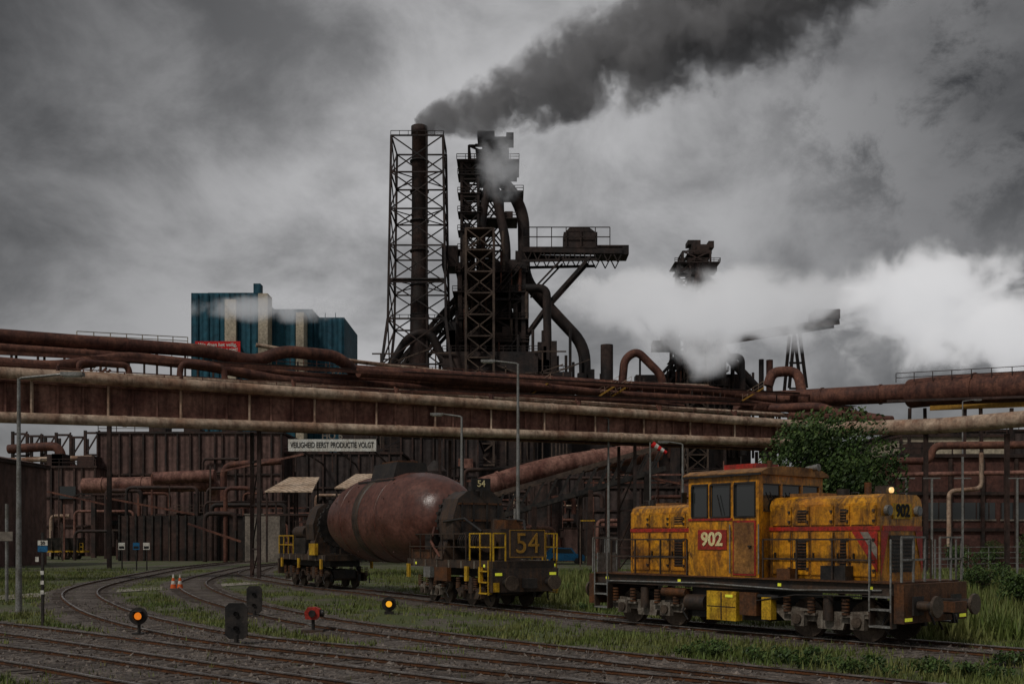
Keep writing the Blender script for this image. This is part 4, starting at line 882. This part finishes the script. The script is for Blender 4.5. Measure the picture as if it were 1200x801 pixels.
fr=frame((gr(60,655).x,gr(60,655).y,0),(1,.1)); e=empty('hopper_wagon',fr); m=M()
m.extr([(-1.2,1.2),(1.2,1.2),(1.5,2.9),(-1.5,2.9)],-4,4,'black_iron'); m.box(-4.6,4.6,-1.2,1.2,.95,1.198,'safety_yellow')
for i in range(8): m.box(-3.9+i*1.1,-3.8+i*1.1,-1.45,-1.25,1.2,2.9,'chassis')
m.rail([(-4.5,-1.2,1.2),(-4.05,-1.2,1.2)],1,'safety_yellow',.4,.03); m.rail([(4.05,-1.2,1.2),(4.5,-1.2,1.2)],1,'safety_yellow',.4,.03); m.build('body',e)
m=M(); bogie(m,(-3.3,-1.9),.45,kk='chassis'); bogie(m,(1.9,3.3),.45,kk='chassis'); m.build('bogies',e)
# ------------------------------------------------------------ smoke and steam
def volmat(name,kind,D,col,em,nscale,par,thr):
    m=bpy.data.materials.new(name); m.use_nodes=True; nt=m.node_tree; L=nt.links; nt.nodes.clear()
    out=nd(nt,'ShaderNodeOutputMaterial'); pv=nd(nt,'ShaderNodeVolumePrincipled'); L.new(pv.outputs[0],out.inputs['Volume'])
    pv.inputs['Color'].default_value=c4(col); pv.inputs['Emission Color'].default_value=c4((1,1,1.02))
    tc=nd(nt,'ShaderNodeTexCoord'); 
    def ma(op,a,b=None,c=None):
        n=nd(nt,'ShaderNodeMath',operation=op)
        for i,x in enumerate((a,b,c)):
            if x is None: continue
            if isinstance(x,(int,float)): n.inputs[i].default_value=x
            else: L.new(x,n.inputs[i])
        return n.outputs[0]
    geo=nd(nt,'ShaderNodeNewGeometry')
    no=nd(nt,'ShaderNodeTexNoise',inp={'Scale':nscale,'Detail':5,'Roughness':.6,'Distortion':.3}); L.new(geo.outputs['Position'],no.inputs['Vector'])
    if kind=='plume':
        sp=nd(nt,'ShaderNodeSeparateXYZ'); L.new(tc.outputs['Object'],sp.inputs[0]); x,y,z=sp.outputs
        sag=ma('MULTIPLY',ma('MULTIPLY',x,ma('SUBTRACT',x,110.0)),par[5]); z=ma('SUBTRACT',z,sag)
        R=ma('ADD',ma('MULTIPLY',ma('POWER',ma('MAXIMUM',x,0.01),.72),par[1]),par[0])
        r=ma('DIVIDE',ma('SQRT',ma('ADD',ma('MULTIPLY',y,y),ma('MULTIPLY',z,z))),R)
        base=ma('SUBTRACT',1.0,r)
        fade=nd(nt,'ShaderNodeMapRange',inp={1:55,2:130,3:1,4:.45}); L.new(x,fade.inputs[0]); fd=fade.outputs[0]
        st=nd(nt,'ShaderNodeMapRange',inp={1:0,2:22,3:.5,4:0}); L.new(x,st.inputs[0]); boost=st.outputs[0]
        fn=nd(nt,'ShaderNodeMapRange',inp={1:0,2:30,3:2.4,4:1}); L.new(x,fn.inputs[0]); fd=ma('MULTIPLY',fd,fn.outputs[0])
        fine=nd(nt,'ShaderNodeTexNoise',inp={'Scale':.42,'Detail':4,'Roughness':.6}); L.new(geo.outputs['Position'],fine.inputs['Vector'])
        boost=ma('ADD',boost,ma('MULTIPLY',ma('SUBTRACT',fine.outputs['Fac'],.5),1.3))
    else:
        ln=nd(nt,'ShaderNodeVectorMath',operation='LENGTH'); L.new(tc.outputs['Object'],ln.inputs[0]); base=ma('SUBTRACT',1.0,ln.outputs['Value']); fd=1.0; boost=0.0
    val=ma('ADD',ma('ADD',ma('MULTIPLY',base,par[2]),ma('MULTIPLY',ma('SUBTRACT',no.outputs['Fac'],.5),par[3])),boost)
    ss=nd(nt,'ShaderNodeMapRange',interpolation_type='SMOOTHSTEP',inp={1:thr,2:thr+par[4],3:0,4:1}); L.new(val,ss.inputs[0])
    edge=nd(nt,'ShaderNodeMapRange',inp={1:0,2:.25,3:0,4:1}); L.new(base,edge.inputs[0])
    dens=ma('MULTIPLY',ma('MULTIPLY',ma('MULTIPLY',ss.outputs[0],D),fd),edge.outputs[0]); L.new(dens,pv.inputs['Density'])
    if em: L.new(ma('MULTIPLY',dens,em),pv.inputs['Emission Strength'])  # added self-glow stands in for light scattered many times inside the volume
    MATS[name]=m
SAG=.0016; RA,RB=2.1,.82
volmat('smoke_volume','plume',.34,(.7,.7,.73),.006,.1,(RA,RB,1.5,3.6,.7,SAG),.3)
a=V((-21.7,240,99.6)); d=(at(985,-75,255)-a).normalized(); z=V((0,1,0)).cross(d)*-1; y=z.cross(d)
fr=Matrix(((d.x,y.x,z.x,a.x),(d.y,y.y,z.y,a.y),(d.z,y.z,z.z,a.z),(0,0,0,1)))
m=M(); seg=20; rings=[]
X_=(-.5,2,6,12,20,30,45,60,80,100,130)
for x in X_:
    R=RA+RB*max(x,.01)**.72; c=SAG*x*(x-110) if x>0 else 0
    rings+= [(x,R*math.cos(2*math.pi*j/seg),c+R*math.sin(2*math.pi*j/seg)) for j in range(seg)]
m.add(rings,[(i*seg+j,i*seg+(j+1)%seg,(i+1)*seg+(j+1)%seg,(i+1)*seg+j) for i in range(len(X_)-1) for j in range(seg)]+[tuple(range(seg))[::-1],tuple(range((len(X_)-1)*seg,len(X_)*seg))],'smoke_volume'); m.build('smoke_plume',frame=fr)
def puff(name,mt,c,r):
    bpy.ops.mesh.primitive_ico_sphere_add(subdivisions=3,radius=1,location=c); o=bpy.context.object; o.name=name; o.scale=r; o.data.materials.append(MATS[mt])
volmat('steam_volume','puff',.2,(.95,.95,.95),.25,.05,(0,0,1.6,3.8,.8),.1)  # steam glows by itself here, imitating multiply scattered light
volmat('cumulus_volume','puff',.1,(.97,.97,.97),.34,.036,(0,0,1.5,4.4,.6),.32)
volmat('haze_volume','puff',.12,(.9,.92,.95),.2,.14,(0,0,1.0,2.6,.6),.02)
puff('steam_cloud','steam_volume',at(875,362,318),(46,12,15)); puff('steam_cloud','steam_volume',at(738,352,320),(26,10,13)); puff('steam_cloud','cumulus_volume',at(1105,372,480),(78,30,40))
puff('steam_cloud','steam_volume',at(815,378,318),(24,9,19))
puff('steam_wisp','haze_volume',at(588,195,236),(7,4,10)); puff('steam_wisp','haze_volume',at(320,362,285),(28,6,4.5))
# ------------------------------------------------------------ world
w=bpy.data.worlds.new('World'); scene.world=w; w.use_nodes=True; nt=w.node_tree; L=nt.links; nt.nodes.clear()
out=nd(nt,'ShaderNodeOutputWorld'); sky=nd(nt,'ShaderNodeTexSky'); sky.sky_type='NISHITA'; sky.sun_disc=False
EL,AZ=math.radians(48),math.radians(-140)
sky.sun_elevation=EL; sky.sun_rotation=AZ
b1=nd(nt,'ShaderNodeBackground',inp={'Strength':.06}); L.new(sky.outputs[0],b1.inputs[0])
tc=nd(nt,'ShaderNodeTexCoord')
def wm(op,a,b=None):
    n=nd(nt,'ShaderNodeMath',operation=op)
    for i,x in enumerate((a,b)):
        if x is None: continue
        if isinstance(x,(int,float)): n.inputs[i].default_value=x
        else: L.new(x,n.inputs[i])
    return n.outputs[0]
def wn(sc,sz,det,ro,di,off=0):
    mp=nd(nt,'ShaderNodeMapping'); mp.inputs['Scale'].default_value=sz; mp.inputs['Location'].default_value=(off,off*.7,off*.3); L.new(tc.outputs['Generated'],mp.inputs[0])
    n=nd(nt,'ShaderNodeTexNoise',inp={'Scale':sc,'Detail':det,'Roughness':ro,'Distortion':di}); L.new(mp.outputs[0],n.inputs['Vector']); return n.outputs['Fac']
def lobe(px,py,k):
    v=V((px-600,1200,632-py)).normalized(); n=nd(nt,'ShaderNodeVectorMath',operation='DOT_PRODUCT'); L.new(tc.outputs['Generated'],n.inputs[0]); n.inputs[1].default_value=v
    return wm('POWER',wm('MAXIMUM',n.outputs['Value'],0.0),k)
big=wn(2.4,(1,1,1.6),7,.55,.5,3.1); med=wn(6.5,(1,1,1.4),9,.6,.3,1.3)
v=wm('ADD',wm('MULTIPLY',big,.55),wm('MULTIPLY',med,.45))
rp=nd(nt,'ShaderNodeMapRange',interpolation_type='SMOOTHSTEP',inp={1:.38,2:.64,3:.115,4:.33}); L.new(v,rp.inputs[0]); br_=rp.outputs[0]
mod=wm('ADD',.8,wm('MULTIPLY',lobe(300,210,22),.55))
mod=wm('ADD',mod,wm('MULTIPLY',lobe(690,230,30),.35)); mod=wm('ADD',mod,wm('MULTIPLY',lobe(900,250,35),.12)); mod=wm('SUBTRACT',mod,wm('MULTIPLY',lobe(-20,-20,26),.75)); mod=wm('SUBTRACT',mod,wm('MULTIPLY',lobe(1250,-20,18),.35)); mod=wm('SUBTRACT',mod,wm('MULTIPLY',lobe(1150,300,40),.2))
lit=wm('MULTIPLY',br_,mod)
tat=nd(nt,'ShaderNodeMapRange',interpolation_type='SMOOTHSTEP',inp={1:.46,2:.68,3:0,4:1}); L.new(wn(12,(1,1,1.2),10,.66,.2,5.2),tat.inputs[0])
reg=wm('MINIMUM',wm('MULTIPLY',lobe(1130,70,110),1.3),1.0)
lit=wm('MULTIPLY',lit,wm('SUBTRACT',1.0,wm('MULTIPLY',wm('MULTIPLY',tat.outputs[0],reg),.75)))
cc=nd(nt,'ShaderNodeCombineColor'); L.new(lit,cc.inputs[0]); L.new(wm('MULTIPLY',lit,.995),cc.inputs[1]); L.new(wm('MULTIPLY',lit,1.01),cc.inputs[2])
b2=nd(nt,'ShaderNodeBackground',inp={'Strength':1.15}); L.new(cc.outputs[0],b2.inputs[0])
ms=nd(nt,'ShaderNodeMixShader',inp={0:.96}); L.new(b1.outputs[0],ms.inputs[1]); L.new(b2.outputs[0],ms.inputs[2]); L.new(ms.outputs[0],out.inputs[0])
sl=bpy.data.lights.new('sun','SUN'); sl.energy=1.35; sl.angle=math.radians(10); sl.color=(1,.95,.88); so=bpy.data.objects.new('sun',sl); scene.collection.objects.link(so)
dv=V((math.sin(AZ)*math.cos(EL),math.cos(AZ)*math.cos(EL),math.sin(EL))); so.rotation_euler=dv.to_track_quat('Z','Y').to_euler()
cam=bpy.data.cameras.new('camera'); co=bpy.data.objects.new('camera',cam); scene.collection.objects.link(co); co.location=(0,0,CH); co.rotation_euler=(math.radians(90),0,0)
cam.sensor_width=36; cam.lens=36; cam.shift_y=(632-400.5)/1200; cam.clip_end=9000; cam.clip_start=.1; scene.camera=co
scene.view_settings.view_transform='Standard'; scene.view_settings.look='None'; scene.view_settings.exposure=0
